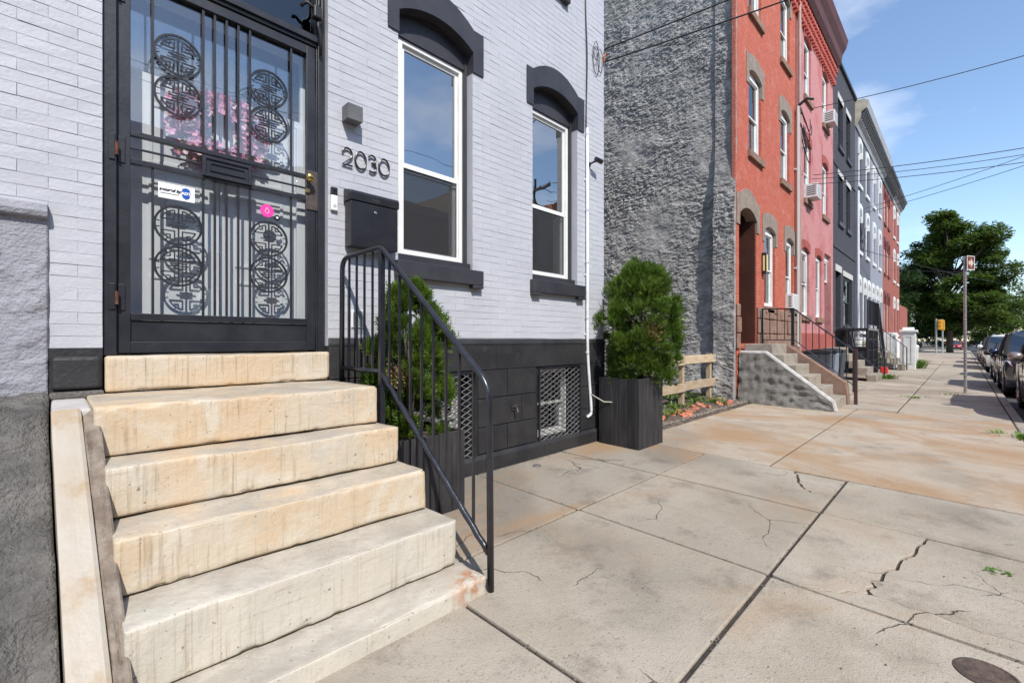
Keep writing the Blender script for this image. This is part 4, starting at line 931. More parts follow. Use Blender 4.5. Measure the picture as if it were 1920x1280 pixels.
MB().tube([(14.86, -.08, z) for z in (1.2, 3, 5, 8.0)], .045, 8).build('pipe', mat('dull_white_pipe', (.5, .45, .42), rough=.5), o); MB().box(15.15, 15.42, -.16, -.003, 3.05, 3.65).build('meter_box', mat('grey_box', (.42, .42, .42), rough=.5), o)
MB().tube([(14.86, -.08, 8.0), (14.88, -.3, 8.15), (14.95, -.45, 8.1)], .04, 8).build('weatherhead', CAB, o)
for z_ in (3.4, 6.2): MB().box(14.79, 14.93, -.06, -.003, z_, z_ + .04).build('strap', CPM, o)
def ac(x, z, lab, dp=.32, wd=.55):
    o = thing('air_conditioner', lab, 'air conditioner', 'window air conditioners on the brick houses')
    MB().box(x, x + wd, -dp, .12, z, z + .42).build('case', mat('ac_white', (.68, .68, .66), (.6, .6, .58), 8, .45) if 'ac_white' not in bpy.data.materials else bpy.data.materials['ac_white'], o, bevel=.012)
    gl = MB()
    for k in range(7): gl.box(x + .04, x + wd - .04, -dp - .006, -dp - .001, z + .05 + k * .05, z + .075 + k * .05)
    tag(gl.build('louvres', bpy.data.materials['light_grey_plastic'], o), kind='stuff')
    gl = MB()
    for k in range(5): gl.box(x - .005, x - .001, -dp + .04, -.05, z + .08 + k * .06, z + .105 + k * .06)
    tag(gl.build('side_vent', SCREEN, o), kind='stuff')
ac(16.05, 5.67, 'white air conditioner in the lower of two pink house windows, under tangled wires'); ac(18.62, 8.79, 'white air conditioner in the top floor window of the pink house'); ac(14.02, 2.215, 'grey-white air conditioner in the ground floor window of the red house', .16, .55)
# --- charcoal house
hb = thing('row_house', 'charcoal brick row house with flat parapet and black shuttered windows', 'house')
uw = [(x, x + .95, zz, zz + 1.8) for x in (21.25, 22.95) for zz in (5.95, 8.88)]; gw = [(22.3, 24.3, 1.95, 3.95)]
facade(hb, 20.276, 25.07, 12.0, BLKB, uw + gw + [(20.75, 21.75, 1.85, 4.0)])
LST = mat('pale_lintel_stone', (.50, .49, .46), (.56, .55, .52), 6, .7)
for w in uw + gw: win(hb, *w, trim=LST, rise=0, top=.22, sillm=TRIM, m=TRIM)
MB().box(20.8, 21.7, .15, .2, 1.85, 3.98).build('door', mat('charcoal_door', (.022, .022, .025), rough=.4), hb); MB().box(20.65, 21.85, -.03, .1, 4.0, 4.25).build('lintel', LST, hb)
MB().box(20.27, 25.08, -.08, .3, 12.0, 12.12).build('coping', TRIM, hb)
for z_ in (7.95, 4.85): MB().box(20.28, 25.07, -.03, -.001, z_, z_ + .1).build('belt_course', BLKB, hb)
hbs = MB()
for i in range(3):
    for k in range(6): hbs.box(21.9 + i * 1.0 + .01 + .2 * (k % 2), 22.86 + i * 1.0 - .01 + .2 * (k % 2), -.05 - .015 * ((i + k) % 3), -.001, .2 + k * .27, .46 + k * .27)
tag(hbs.build('ledgestone', mat('dark_ledgestone', (.07, .07, .075), (.12, .12, .125), 3, .8, .02, 12), hb, bevel=.02), kind='stuff')
# --- two grey houses and the brown brick one
def trimmed(x0, x1, m, cols, lab, wm=WHITE, zt=10.85, cm=None, gcols=None, top=12.0, rows=((5.5, 7.5), (8.56, 10.5))):
    hh = thing('row_house', lab, 'house'); uw = [(x, x + .85, a, b) for x in cols for a, b in rows]; gw = [(x, x + .8, 1.8, 4.2) for x in (gcols or cols)]
    facade(hh, x0, x1, zt, m, uw + gw)
    for w in uw + gw: win(hh, *w, trim=wm, rise=.3, out=.13, top=.2, sillm=wm, hood=True)
    MB().prism([(.28, zt + .001), (-.05, zt + .001), (-.09, zt + .18), (-.20, zt + .3), (-.23, zt + .6), (-.43, zt + .72), (-.48, top - .12), (-.30, top), (.28, top)], x0, x1, 'x').build('cornice', cm or GREYC, hh)
    br = MB(); x = x0 + .05
    while x < x1 - .1: br.prism([(-.201, zt + .30), (-.235, zt + .60), (-.40, zt + .69), (-.37, zt + .56), (-.27, zt + .32)], x, x + .09, 'x'); x += .34
    tag(br.build('bracket_row', DGREYC, hh), kind='stuff'); MB().box(x0, x1, -.07, -.001, 0, 1.5).build('plinth', wm, hh)
    return hh
GREYC = mat('grey_cornice', (.30, .30, .31), (.36, .36, .37), 3, .6); DGREYC = mat('dark_bracket', (.06, .06, .065), rough=.6)
h1 = trimmed(25.08, 29.84, GR1, (26.0, 28.25), 'dark slate-grey row house with white arched window hoods', gcols=(25.7, 27.3, 28.7))
h2 = trimmed(29.85, 34.93, GR2, (30.7, 33.0), 'light blue-grey row house with white arched window hoods', gcols=(30.3, 31.9, 33.5))
h3 = trimmed(34.94, 39.9, BRN, (35.6, 37.4), 'brown brick row house with maroon window trim beside the blue-grey house', mat('maroon_trim', (.16, .035, .03), rough=.6), cm=DGREYC, zt=10.8, top=11.75)
h4 = trimmed(39.91, 45.0, BRN, (40.8, 43.2), 'brown brick corner row house with white window trim at the end of the row', cm=GREYC, zt=10.8, top=11.7)
MB().prism([(.2, 10.9), (-.07, 10.9), (-.18, 11.17), (-.22, 11.46), (-.42, 11.58), (-.465, 11.87), (-.29, 11.985), (.2, 11.985)], 25.072, 25.0795, 'x').build('cornice_end', mat('weathered_board', (.42, .38, .28), (.55, .50, .4), 4, .8), h1)
o = MB().box(45.2, 52, -.0, .3, 0, 4.1).build('garden_wall', BRN); tag(o, 'low red brick wall past the end of the brown row', 'wall')
# houses across the street (they close the street and show in the glass)
ox = -26.; k = 0
fars = ['tan', 'red', 'cream', 'brown', 'grey', 'brick', 'ochre', 'rust']
cols_ = [(.42, .34, .25), (.33, .10, .07), (.55, .50, .42), (.24, .12, .09), (.30, .30, .31), (.36, .14, .10), (.46, .34, .16), (.40, .16, .08)]
for k in range(8):
    w = 6.0; ht = (9.0, 8.6, 9.2, 8.8, 8.6, 8.4, 10.5, 11.0)[k]; x0 = ox + k * 7.2; ww = w + 1.15
    hh = thing('row_house', f'{fars[k]} row house standing across the street', 'house'); m = mat('far_' + fars[k], cols_[k], tuple(c * .85 for c in cols_[k]), 3, .8)
    b = MB(); hs = [(x0 + a, x0 + a + 1.0, z, z + 1.7) for a in (.9, 3.0, 5.0) for z in (1.6, 4.7, 7.0) if z + 1.8 < ht]
    for a, c, d, e in rects_minus(x0, x0 + ww, -.1, ht, hs): b.box(a, c, -17.0, -16.72, d, e)
    b.box(x0, x0 + ww, -25, -17.01, -.1, ht); b.build('wall', m, hh)
    for a, c, d, e in hs: ww_ = ring(MB(), a, c, d, e, .07, -16.9, -16.8).build('window', WHITE, hh); MB().box(a + .07, c - .07, -16.86, -16.85, d + .07, e - .07).build('pane', PANE, ww_)
    MB().box(x0, x0 + ww, -16.72, -16.3, ht - .5, ht).build('cornice', m, hh)

# ------------------------------------------------------------------ stoops and railings along the row
def steps_out(t, x0, x1, ztop, zg, n, land, tread, m, name='step'):
    rise = (ztop - zg) / (n + 1)
    for i in range(n + 1):
        zt = ztop - i * rise; yf = -land - i * tread; MB().box(x0, x1, yf, -.08 if i == 0 else yf + tread + .02, max(zg - .05, zt - rise - .02), zt - .0015 * i).build(name, m, t, bevel=.012)
    return -land - n * tread
def baluster_rail(t, pts, zbase, r=.013, n=10, lower=.12, m=IRON, pr=.018):
    # pts: (x,y,z) top line; zbase: floor height under each point
    P = [Vector(p) for p in pts]; MB().tube(P, r * 1.3, 8).build('top_rail', m, t)
    Lw = [Vector((p.x, p.y, zb + lower)) for p, zb in zip(P, zbase)]; MB().tube(Lw, r, 6).build('lower_rail', m, t)
    for a, b, c, d in zip(P[:-1], P[1:], Lw[:-1], Lw[1:]):
        k = max(2, int((b - a).length / .15))
        for i in range(1, k): u = i / k; MB().tube([c + (d - c) * u, a + (b - a) * u], .008, 4).build('baluster', m, t)
    for p, zb in ((P[0], zbase[0]), (P[-1], zbase[-1])): MB().box(p.x - pr, p.x + pr, p.y - pr, p.y + pr, zb, p.z + .01).build('post', m, t)
CHEEK = stucco_mat('patched_cement', (.20, .19, .175), (.30, .285, .26), .022, (.22, .195, .16))
t = thing('concrete_stoop', 'concrete front steps of the red house between grey cement and brown cheek walls', 'steps')
steps_out(t, 10.42, 11.48, 1.295, gz(-1.5), 5, .62, .215, STEPC)
b = MB(); n1, n2 = 50, 20; prof = lambda y: 1.10 if y > -.52 else 1.10 - (1.10 - .20) * ((-.52 - y) / 1.13)
for i in range(n1 + 1):
    y = -.03 - 1.65 * i / n1
    for j in range(n2 + 1):
        z = -.02 + (prof(y) + .02) * j / n2; d = .045 * noise.fractal((y * 6, z * 9, 5), .7, 2, 6) + .10 * (1 - j / n2) ** 2
        b.v.append((10.24 - d * (1 if 0 < j < n2 else .6), y, z))
for i in range(n1):
    for j in range(n2): a = i * (n2 + 1) + j; b.f.append((a, a + 1, a + n2 + 2, a + n2 + 1))
b.build('cheek_face', CHEEK, t, smooth=True)
b = MB().prism([(-.03, .0), (-.03, 1.10), (-.52, 1.10), (-1.67, .20), (-1.70, .0)], 10.25, 10.415, 'x'); b.build('cheek_wall', CHEEK, t)
MB().tube([(10.30, -.05, 1.11), (10.30, -.53, 1.11), (10.30, -1.67, .205), (10.30, -1.70, .05)], .05, 8).build('white_edge', mat('lime_edge', (.55, .54, .50), (.40, .39, .37), 10, .9, .01, 30), t)
MB().prism([(-.08, .0), (-.08, 1.26), (-.66, 1.26), (-1.70, .50), (-1.75, .0)], 11.49, 11.70, 'x').build('cheek_wall', BROWNST, t, bevel=.02)
r1 = thing('stoop_railing', 'thin black iron railing on the brown cheek wall of the red house', 'railing')
baluster_rail(r1, [(11.6, -.10, 2.10), (11.6, -.70, 2.08)], [1.26, 1.26], .011); baluster_rail(r1, [(11.62, -.72, 2.08), (11.64, -1.80, 1.16)], [1.26, .30], .011, lower=.14)
MB().box(11.66, 11.70, -1.86, -1.80, .03, 1.2).build('newel', mat('rusty_newel', (.07, .03, .022), rough=.7), r1)
t = thing('concrete_stoop', 'stepped grey stone blocks leading to the black door of the pink house', 'steps')
steps_out(t, 18.55, 20.0, 1.13, gz(-1.4), 4, .50, .235, STEPC)
r1 = thing('stoop_railing', 'thin black iron railing beside the stone steps of the pink house', 'railing')
baluster_rail(r1, [(20.05, -.45, 2.0), (20.05, -1.5, 1.0)], [1.13, .06], .011)
# metal stair of the charcoal house
t = thing('metal_stair', 'black metal stair and landing with barred railings at the charcoal house', 'stair')
MB().box(20.6, 23.4, -1.0, -.05, 1.74, 1.82).build('landing', IRON, t)
for x, y in ((20.65, -.95), (23.35, -.95), (22.0, -.95)): MB().box(x - .03, x + .03, y - .03, y + .03, .04, 1.74).build('post', IRON, t)
for k in range(8): MB().box(23.45 + k * .22, 23.70 + k * .22, -1.0, -.2, 1.60 - k * .21, 1.63 - k * .21).build('tread', IRON, t)
for y in (-1.02, -.16): MB().prism([(23.40, 1.78), (23.40, 1.60), (25.2, -.0), (25.3, .1)], y, y + .03, 'y').build('stringer', IRON, t)
baluster_rail(t, [(20.65, -.97, 2.85), (23.38, -.97, 2.85)], [1.82, 1.82], .012); baluster_rail(t, [(23.42, -1.0, 2.85), (25.2, -1.0, 1.15)], [1.80, .1], .012)
for zz in (.6, 1.0, 1.4): MB().box(20.68, 23.32, -.96, -.94, zz, zz + .025).build('crossbar', IRON, t)
tt = MB()
for k in range(18): tt.box(20.75 + k * .145, 20.762 + k * .145, -.962, -.938, .1, 1.74)
tag(tt.build('under_screen', IRON, t), kind='stuff')
# pale steps, porch wall, gate pier
t = thing('stone_stoop', 'pale stone steps with white porch wall at the grey houses', 'steps')
steps_out(t, 26.6, 27.9, 1.35, .06, 4, .55, .26, STEPC); MB().box(28.0, 29.7, -1.1, -.95, .0, 1.75).box(28.0, 28.15, -.94, -.1, .0, 1.75).build('porch_wall', mat('porch_white', (.70, .70, .68), (.62, .62, .60), 4, .7), t, bevel=.02)
PWH = bpy.data.materials['porch_white']
o = thing('gate_pier', 'white panelled masonry pier with capped top beside the sidewalk', 'pier')
MB().box(27.95, 28.45, -1.85, -1.35, 0, 1.75).build('shaft', PWH, o, bevel=.015); MB().box(27.88, 28.52, -1.92, -1.28, 1.75, 1.86).build('cap', PWH, o, bevel=.02); MB().prism([(27.93, 1.861), (28.47, 1.861), (28.30, 1.98), (28.10, 1.98)], -1.80, -1.40).build('cap_top', PWH, o)
ring(MB(), 28.03, 28.37, .3, 1.6, .05, -1.87, -1.851).build('panel_moulding', PWH, o); b = MB(); b.box(27.93, 27.949, -1.77, -1.43, .3, .36).box(27.93, 27.949, -1.77, -1.43, 1.54, 1.6).box(27.93, 27.949, -1.77, -1.71, .361, 1.539).box(27.93, 27.949, -1.49, -1.43, .361, 1.539); b.build('panel_moulding', PWH, o)
o = thing('gate_pier', 'shorter white pier behind the capped gate pier', 'pier'); MB().box(30.6, 31.0, -1.8, -1.4, 0, 1.0).build('shaft', PWH, o, bevel=.02); MB().lathe([(.24, 0), (.25, .06), (.2, .14), (.02, .18)], (30.8, -1.6, 1.001), 14).build('cap', PWH, o)
r1 = thing('stoop_railing', 'thin black iron railing down the pale stone steps by the white pier', 'railing'); baluster_rail(r1, [(26.5, -.5, 2.2), (26.5, -1.65, 1.05)], [1.35, .06], .012)
o = MB().box(23.3, 23.62, -1.28, -1.05, gz(-1.2), .30).build('red_crate', mat('red_plastic', (.62, .03, .025), rough=.4), bevel=.02); tag(o, 'small red plastic crate at the foot of the metal stair', 'crate')
# wheelie bins
def bin_(x, y, m, lab, rz=0):
    o = thing('trash_bin', lab, 'trash bin', 'trash bins by the stoops', (x, y, gz(y)), rz); b = MB()
    b.add([(-.23, -.26, .08), (.23, -.26, .08), (.23, .26, .08), (-.23, .26, .08), (-.29, -.33, .95), (.29, -.33, .95), (.29, .33, .95), (-.29, .33, .95)], [(0, 3, 2, 1), (4, 5, 6, 7), (0, 1, 5, 4), (1, 2, 6, 5), (2, 3, 7, 6), (3, 0, 4, 7)])
    b.build('body', m, o, bevel=.03); MB().prism([(-.34, .952), (.36, .952), (.36, 1.0), (.0, 1.07), (-.34, 1.02)], -.31, .31, 'x').build('lid', bpy.data.materials.get('bin_lid') or mat('bin_lid', (.02, .02, .022), rough=.5), o, bevel=.01)
    for sx in (-1, 1): MB().tube([(sx * .24, .26, .11), (sx * .30, .26, .11)], .11, 14).build('wheel', CAB, o)
    MB().tube([(-.25, .37, .98), (.25, .37, .98)], .018, 6).build('handle', CAB, o)
BG = mat('grey_blue_plastic', (.20, .23, .28), (.24, .27, .32), 5, .5); BD = mat('dark_bin_plastic', (.05, .06, .075), rough=.5)
bin_(16.15, -.50, BG, 'grey-blue trash bin with black lid behind the brown cheek wall'); bin_(16.95, -.52, BD, 'dark navy trash bin next to the grey-blue bin'); bin_(15.4, -.45, BD, 'dark trash bin standing closest to the red house stoop', .1)
bin_(22.6, -.5, BD, 'dark trash bin under the metal stair landing')

# ------------------------------------------------------------------ vacant lot: fence, weeds, rubble
o = thing('timber_fence', 'low weathered pine rail fence across the vacant lot', 'fence')
for z0, z1 in ((.90, 1.06), (.40, .56)): MB().box(7.0, 8.45, .33, .37, z0, z1).build('rail', PINE, o, bevel=.004); MB().box(8.455, 9.92, .33, .37, z0 + .02, z1 + .02).build('rail', PINE, o, bevel=.004)
for x in (7.05, 8.4, 9.72): MB().box(x, x + .09, .372, .46, .05, 1.10).build('post', PINE, o, bevel=.004)
MB().box(6.95, 7.05, .25, .36, .12, .24).build('foot_block', PINE, o)
def tuft(b, c, n, h, rr, sp=.12):
    for i in range(n):
        a = rr.uniform(0, 6.28); q = rr.uniform(0, sp); p = Vector((c[0] + q * math.cos(a), c[1] + q * math.sin(a), c[2])); hh = h * rr.uniform(.5, 1.1); d = Vector((math.cos(a) * .5, math.sin(a) * .5, 1)).normalized(); s = Vector((-math.sin(a), math.cos(a), 0)) * rr.uniform(.006, .022)
        m_ = p + d * hh * .55; e = m_ + Vector((math.cos(a), math.sin(a), .25)) * hh * .45; b.add([p - s * .3, p + s * .3, m_ + s, m_ - s], [(0, 1, 2, 3)]); b.add([m_ - s, m_ + s, e], [(0, 1, 2)])
rr = random.Random(4); b = MB()
for i in range(70):
    x, y = rr.uniform(6.2, 9.9), rr.uniform(-.05, 1.2); tuft(b, (x, y, .12 + .08 * min(1, max(0, y))), rr.randrange(6, 16), rr.uniform(.08, .26), rr)
tag(b.build('lot_weeds', WEED), 'green weeds sprouting in the vacant lot', 'weeds', kind='stuff')
for c, n, h, lab in (((20.2, -1.55, gz(-1.5)), 110, .30, 'green weed clump at the foot of the pink house steps'), ((29.1, -1.9, gz(-1.9)), 170, .75, 'tall leafy green weeds growing beside the white pier'), ((15.9, -3.2, gz(-3.2)), 30, .06, 'low mossy weeds in the sidewalk joint by the sign pole'), ((14.2, -2.6, gz(-2.6)), 40, .07, 'small weeds in the sidewalk joint crossing'), ((9.6, -4.0, -.02), 60, .14, 'grass tufts along the kerb beside the parked cars'), ((3.92, -3.54, gz(-3.54) - .02), 60, .035, 'small green moss tuft in the sidewalk')):
    b = MB(); tuft(b, c, n, h, rr, .35 if n > 50 else .3) if n != 60 or h > .1 else tuft(b, c, n, h, rr, .05); o = b.build('weed_clump', WEED); tag(o, lab, 'weeds', kind='stuff')
BRK = mat('broken_brick', (.46, .15, .08), (.55, .24, .15), 12, .9, .006, 40, rand=.25)
for i in range(34):
    x = rr.uniform(6.4, 9.9); y = rr.uniform(-.18, .25) + .06 * (x - 6.4) * .3; s = rr.uniform(.5, 1.); o = MB().box(-.09 * s, .09 * s, -.05 * s, .05 * s, -.022, .026).build('brick_fragment', BRK, bevel=.008, loc=(x, y, .125 + .05 * max(0, y)))
    o.rotation_euler = (rr.uniform(-.2, .2), rr.uniform(-.2, .2), rr.uniform(0, 3.1)); tag(o, 'broken orange brick piece lying in the vacant lot dirt', 'brick', 'broken bricks in the vacant lot')
b = MB()
for i in range(700):
    x = rr.uniform(5.5, 10.1); y = -.24 + abs(rr.gauss(0, .12)); s = rr.uniform(.006, .02); z = .10
    b.add([(x - s, y, z), (x, y - s, z), (x + s, y, z), (x, y + s, z), (x, y, z + s * 1.2)], [(0, 1, 4), (1, 2, 4), (2, 3, 4), (3, 0, 4)])
tag(b.build('lot_gravel', mat('gravel', (.20, .16, .13), (.32, .27, .22), 30, .9)), 'loose gravel along the edge of the vacant lot', 'gravel', kind='stuff')
b = MB()
for i in range(420):
    x = rr.uniform(1.7, 12); y = rr.uniform(-3.9, -.3); s = rr.uniform(.002, .006) * (1.6 if rr.random() < .1 else 1); z = gz(y) + .001
    b.add([(x - s, y, z), (x, y - s, z), (x + s * 1.3, y, z), (x, y + s, z), (x, y, z + s)], [(0, 1, 4), (1, 2, 4), (2, 3, 4), (3, 0, 4)])
for i in range(1500):
    m_ = rr.random()
    if m_ < .35: x, y = rr.uniform(1.7, 5.6), -.055 - abs(rr.gauss(0, .035))
    elif m_ < .55: x, y = rr.choice(XJ[4:]) + rr.gauss(0, .012), rr.uniform(-3.9, -.2)
    elif m_ < .85: x, y = rr.uniform(1.5, 12), rr.choice((-1.26, -2.61)) + rr.gauss(0, .014)
    else: x, y = rr.uniform(1.6, 2.6) + rr.gauss(0, .1), -.68 - abs(rr.gauss(0, .06))
    s = rr.uniform(.002, .006); z = gz(y) - .001
    b.add([(x - s, y, z), (x, y - s, z), (x + s * 1.3, y, z), (x, y + s, z), (x, y, z + s)], [(0, 1, 4), (1, 2, 4), (2, 3, 4), (3, 0, 4)])
tag(b.build('sidewalk_grit', mat('grit', (.10, .085, .07), (.2, .17, .14), 50, .9)), 'dark grit scattered over the sidewalk', 'grit', kind='stuff')

# ------------------------------------------------------------------ street sign
o = thing('street_sign', 'small brown arrow sign on a leaning galvanised sidewalk pole', 'sign')
GALV = mat('galvanised_steel', (.36, .37, .39), (.48, .49, .51), 14, .4, metal=.6)
PB, PT = Vector((16.65, -3.45, gz(-3.45))), Vector((16.50, -3.44, 3.52))
MB().tube([PB, PT], .032, 4).build('pole', GALV, o)
b = MB()
for k in range(40):
    c = PB + (PT - PB) * ((k + .8) / 41); b.box(c.x - .036, c.x - .028, c.y - .008, c.y + .008, c.z - .012, c.z + .012)
tag(b.build('pole_holes', CAB, o), kind='stuff')
ang = R(62)
sp_ = MB().box(-.002, .002, -.30, .0, 3.18, 3.54).build('plate', mat('sign_brown', (.15, .05, .035), (.19, .07, .05), 6, .4), o, loc=(16.465, -3.475, 0)); sp_.rotation_euler = (0, 0, ang)
ring_ = MB()
for a, c, d, e in ((-.30, .0, 3.18, 3.195), (-.30, .0, 3.525, 3.54), (-.30, -.285, 3.196, 3.524), (-.015, .0, 3.196, 3.524)): ring_.box(-.006, -.0022, a, c, d, e)
ring_.build('border', STW, sp_); MB().prism([(-.06, 3.31), (-.15, 3.31), (-.15, 3.24), (-.26, 3.36), (-.15, 3.48), (-.15, 3.41), (-.06, 3.41)], -.006, -.0022, 'x').build('arrow', mat('pale_arrow', (.62, .48, .42), rough=.4), sp_)

# ------------------------------------------------------------------ cars
TYRE = mat('tyre', (.014, .014, .014), rough=.85); RIM = mat('rim', (.55, .56, .58), rough=.25, metal=1.); CGL = glass('car_glass', .22, (.10, .12, .13)); CHR = bpy.data.materials['chrome']
LAMP = mat('lamp_lens', (.75, .77, .8), (.5, .52, .55), 40, .1, spec=.8); PLST = mat('car_plastic', (.015, .015, .016), rough=.5)
def car(x, lab, paint, L_=4.7, Wd=1.84, Ht=1.45, suv=False, y=-5.12, zr=-.125, simple=False):
    # faces -X; nose at local x = 0
    o = thing('parked_car', lab, 'car', 'cars parked along the kerb', (x, y, zr))
    hw = Wd / 2; wr = .33 if not suv else .37; xa, xb = .92, L_ - .98; belt = .92 if not suv else 1.08; hood = .86 if not suv else 1.06; low = .20 if not suv else .26
    n = 90; b = MB(); K = 13
    def S_(t, a, c): u = min(1, max(0, (t - a) / (c - a))); return u * u * (3 - 2 * u)
    for i in range(n + 1):
        xx_ = L_ * i / n; u = xx_ / L_
        wsc = .80 + .20 * S_(xx_, 0, .55) - .14 * S_(xx_, L_ - .6, L_); zt = (hood - .26) + .20 * S_(xx_, -.05, .28) + .06 * S_(xx_, .2, 1.2)
        if xx_ > 1.2: zt = hood + (belt - hood + .02) * S_(xx_, 1.2, 1.9)
        zt += (.02 if not suv else .0) * S_(xx_, L_ - 1.4, L_ - .6) - .10 * S_(xx_, L_ - .22, L_); zl = low + .10 * (1 - S_(xx_, 0, .3)) + .12 * S_(xx_, L_ - .35, L_)
        for xc in (xa, xb):
            d = abs(xx_ - xc); ra = wr + .055
            if d < ra: zl = max(zl, wr + math.sqrt(ra * ra - d * d) - .0)
        zm = (zl * .55 + zt * .45); zl2 = min(zl, zt - .12)
        prof = [(.88, zl2), (.965, zl2 + .02), (.985, (zl2 + zt) / 2 - .06), (1.0, (zl2 + zt) / 2 + .05), (.985, zt - .10), (.95, zt - .03), (.86, zt)]
        ring_pts = [(hw * wsc * a, z) for a, z in prof]; full_ = ring_pts + [(0, zt + .025)] + [(-a, z) for a, z in ring_pts[::-1]]
        for a, z in full_: b.v.append((xx_, a, z))
    m = 15
    for i in range(n):
        for k in range(m - 1): a = i * m + k; b.f.append((a, a + 1, a + m + 1, a + m))
    b.f += [tuple(range(m))[::-1], tuple(n * m + k for k in range(m))]
    body = b.build('body', paint, o, smooth=True)
    # greenhouse
    gh = Ht - belt; rows = [(0, .0), (.5, .52), (.86, .9), (1.0, 1.0)]
    x0, x1, x2, x3 = (1.25, 2.05, L_ - 1.55, L_ - .55) if not suv else (1.35, 2.05, L_ - .75, L_ - .18)
    def gring(s, zz, inset): return [(x0 + (x1 - x0) * s, -hw * (.93 - inset), zz), (x0 + (x1 - x0) * s - .10 * (1 - s), 0, zz), (x0 + (x1 - x0) * s, hw * (.93 - inset), zz), ((x0 + x3) / 2, hw * (.95 - inset), zz), (x3 + (x2 - x3) * s, hw * (.9 - inset), zz), (x3 + (x2 - x3) * s + .06 * (1 - s), 0, zz), (x3 + (x2 - x3) * s, -hw * (.9 - inset), zz), ((x0 + x3) / 2, -hw * (.95 - inset), zz)]
    g_ = MB(); lv = [(0, belt - .02, .0), (.5, belt + gh * .5, .06), (.93, belt + gh * .9, .15), (1.05, belt + gh, .30)]
    for s, zz, ins in lv: g_.v += gring(s, zz, ins)
    gl = MB(); gl.v = list(g_.v); gl.f = [(l * 8 + k, l * 8 + (k + 1) % 8, (l + 1) * 8 + (k + 1) % 8, (l + 1) * 8 + k) for l in (0, 1) for k in range(8)]
    gl.build('windows', CGL, body, smooth=False)
    rf = MB(); rf.v = list(g_.v); rf.f = [(16 + k, 16 + (k + 1) % 8, 24 + (k + 1) % 8, 24 + k) for k in range(8)] + [tuple(range(24, 32))]
    rf.build('roof', paint, body, smooth=True)
    for k in (0, 2, 3, 4, 6, 7): MB().tube([Vector(g_.v[l * 8 + k]) for l in range(3)], .035 if k in (3, 7) else .05, 6).build('pillar', paint if not suv else PLST, body)
    for xc in (xa, xb):
        for sy in (-1, 1):
            w = MB().lathe([(.12, -.10), (wr * .66, -.11), (wr * .94, -.10), (wr, -.06), (wr, .06), (wr * .94, .10), (wr * .66, .11), (.12, .10)], (xc, sy * (hw - .12), wr), 28, 'y').build('wheel', TYRE, o, smooth=True)
            MB().lathe([(wr * .63, -.115), (wr * .60, -.08), (.05, -.10), (.05, .10), (wr * .60, .08), (wr * .63, .115)], (xc, sy * (hw - .12), wr), 20, 'y').build('rim', RIM, w)
            sp2 = MB()
            for k in range(5): a = k * 1.2566; sp2.tube([(xc, sy * (hw - .018), wr), (xc + wr * .6 * math.cos(a), sy * (hw - .018), wr + wr * .6 * math.sin(a))], .03, 5)
            sp2.build('spokes', RIM, w)
    for sy in (-1, 1):
        MB().add([(.03, sy * hw * .52, hood - .24), (.20, sy * hw * .87, hood - .22), (.34, sy * hw * .95, hood - .10), (.11, sy * hw * .58, hood - .12)], [(0, 1, 2, 3), (3, 2, 1, 0)]).build('headlight', LAMP, body)
        mi = MB().lathe([(.03, -.10), (.075, -.07), (.09, .0), (.085, .07), (.04, .10)], (x1 - .35, sy * (hw + .14), belt + .11), 14, 'y').build('mirror', paint, body, smooth=True)
        MB().tube([(x1 - .32, sy * (hw - .06), belt - .01), (x1 - .34, sy * (hw + .08), belt + .04)], .025, 6).build('mirror_arm', PLST, mi)
        for xd in (x0 + .75, x0 + 1.75): MB().box(xd + .35, xd + .53, sy * (hw + .002) - .012, sy * (hw + .002) + .012, belt - .16, belt - .13).build('door_handle', CHR if not suv else paint, body)
        b2 = MB()
        for xd in (x0 + .25, x0 + 1.27, x0 + 2.15): b2.box(xd, xd + .008, sy * hw * .992 - .006, sy * hw * .992 + .006, low + .16, belt - .05)
        b2.build('door_seams', PLST, body); MB().box(xa + .42, xb - .42, sy * hw * .93 - .02, sy * hw * .93 + .02, low - .04, low + .05).build('rocker', PLST, body)
        MB().box(L_ - .06, L_ - .01, sy * hw * .62 - .15, sy * hw * .62 + .15, belt - .28, belt - .12).build('tail_lamp', mat('tail_red', (.4, .01, .01), rough=.2) if 'tail_red' not in bpy.data.materials else bpy.data.materials['tail_red'], body)
    MB().box(-.015, .05, -hw * .48, hw * .48, hood - .30, hood - .18).build('grille', PLST, body); MB().box(-.02, .06, -hw * .6, hw * .6, low + .08, low + .20).build('lower_intake', PLST, body)
    MB().box(-.03, -.018, -.16, .16, low + .24, low + .36).build('licence_plate', STW, body); MB().box(xa - .3, xb + .3, -hw * .8, hw * .8, .19, .24).build('underbody', PLST, o)
    if suv:
        for sy in (-1, 1): MB().tube([(x1 + .2, sy * hw * .62, Ht + .0), (x1 + .35, sy * hw * .62, Ht + .05), (x2 - .2, sy * hw * .62, Ht + .05), (x2, sy * hw * .62, Ht)], .018, 6).build('roof_rail', CHR, body)
    return o
def paintm(n, c, met=.5, r=.25): return mat(n, c, rough=r, metal=met, coat=1., spec=.5)
car(11.30, 'taupe crossover parked at the kerb beside the sidewalk sign', paintm('taupe_metallic', (.30, .25, .22)), 4.7, 1.88, 1.66, True, y=-5.2)
car(17.25, 'dark blue sport utility car parked behind the taupe crossover', paintm('dark_blue_metallic', (.02, .03, .065)), 4.75, 1.9, 1.74, True)
car(23.2, 'black sedan parked between the blue and the white utility cars', paintm('black_gloss', (.012, .012, .013), .2))
car(30.6, 'white sport utility car facing the camera with chrome roof rails', paintm('white_pearl', (.78, .78, .77), 0.), 4.8, 1.93, 1.76, True)
car(37.6, 'black sport utility car parked behind the white one', paintm('black_suv_paint', (.014, .014, .016), .2), 4.7, 1.88, 1.72, True)
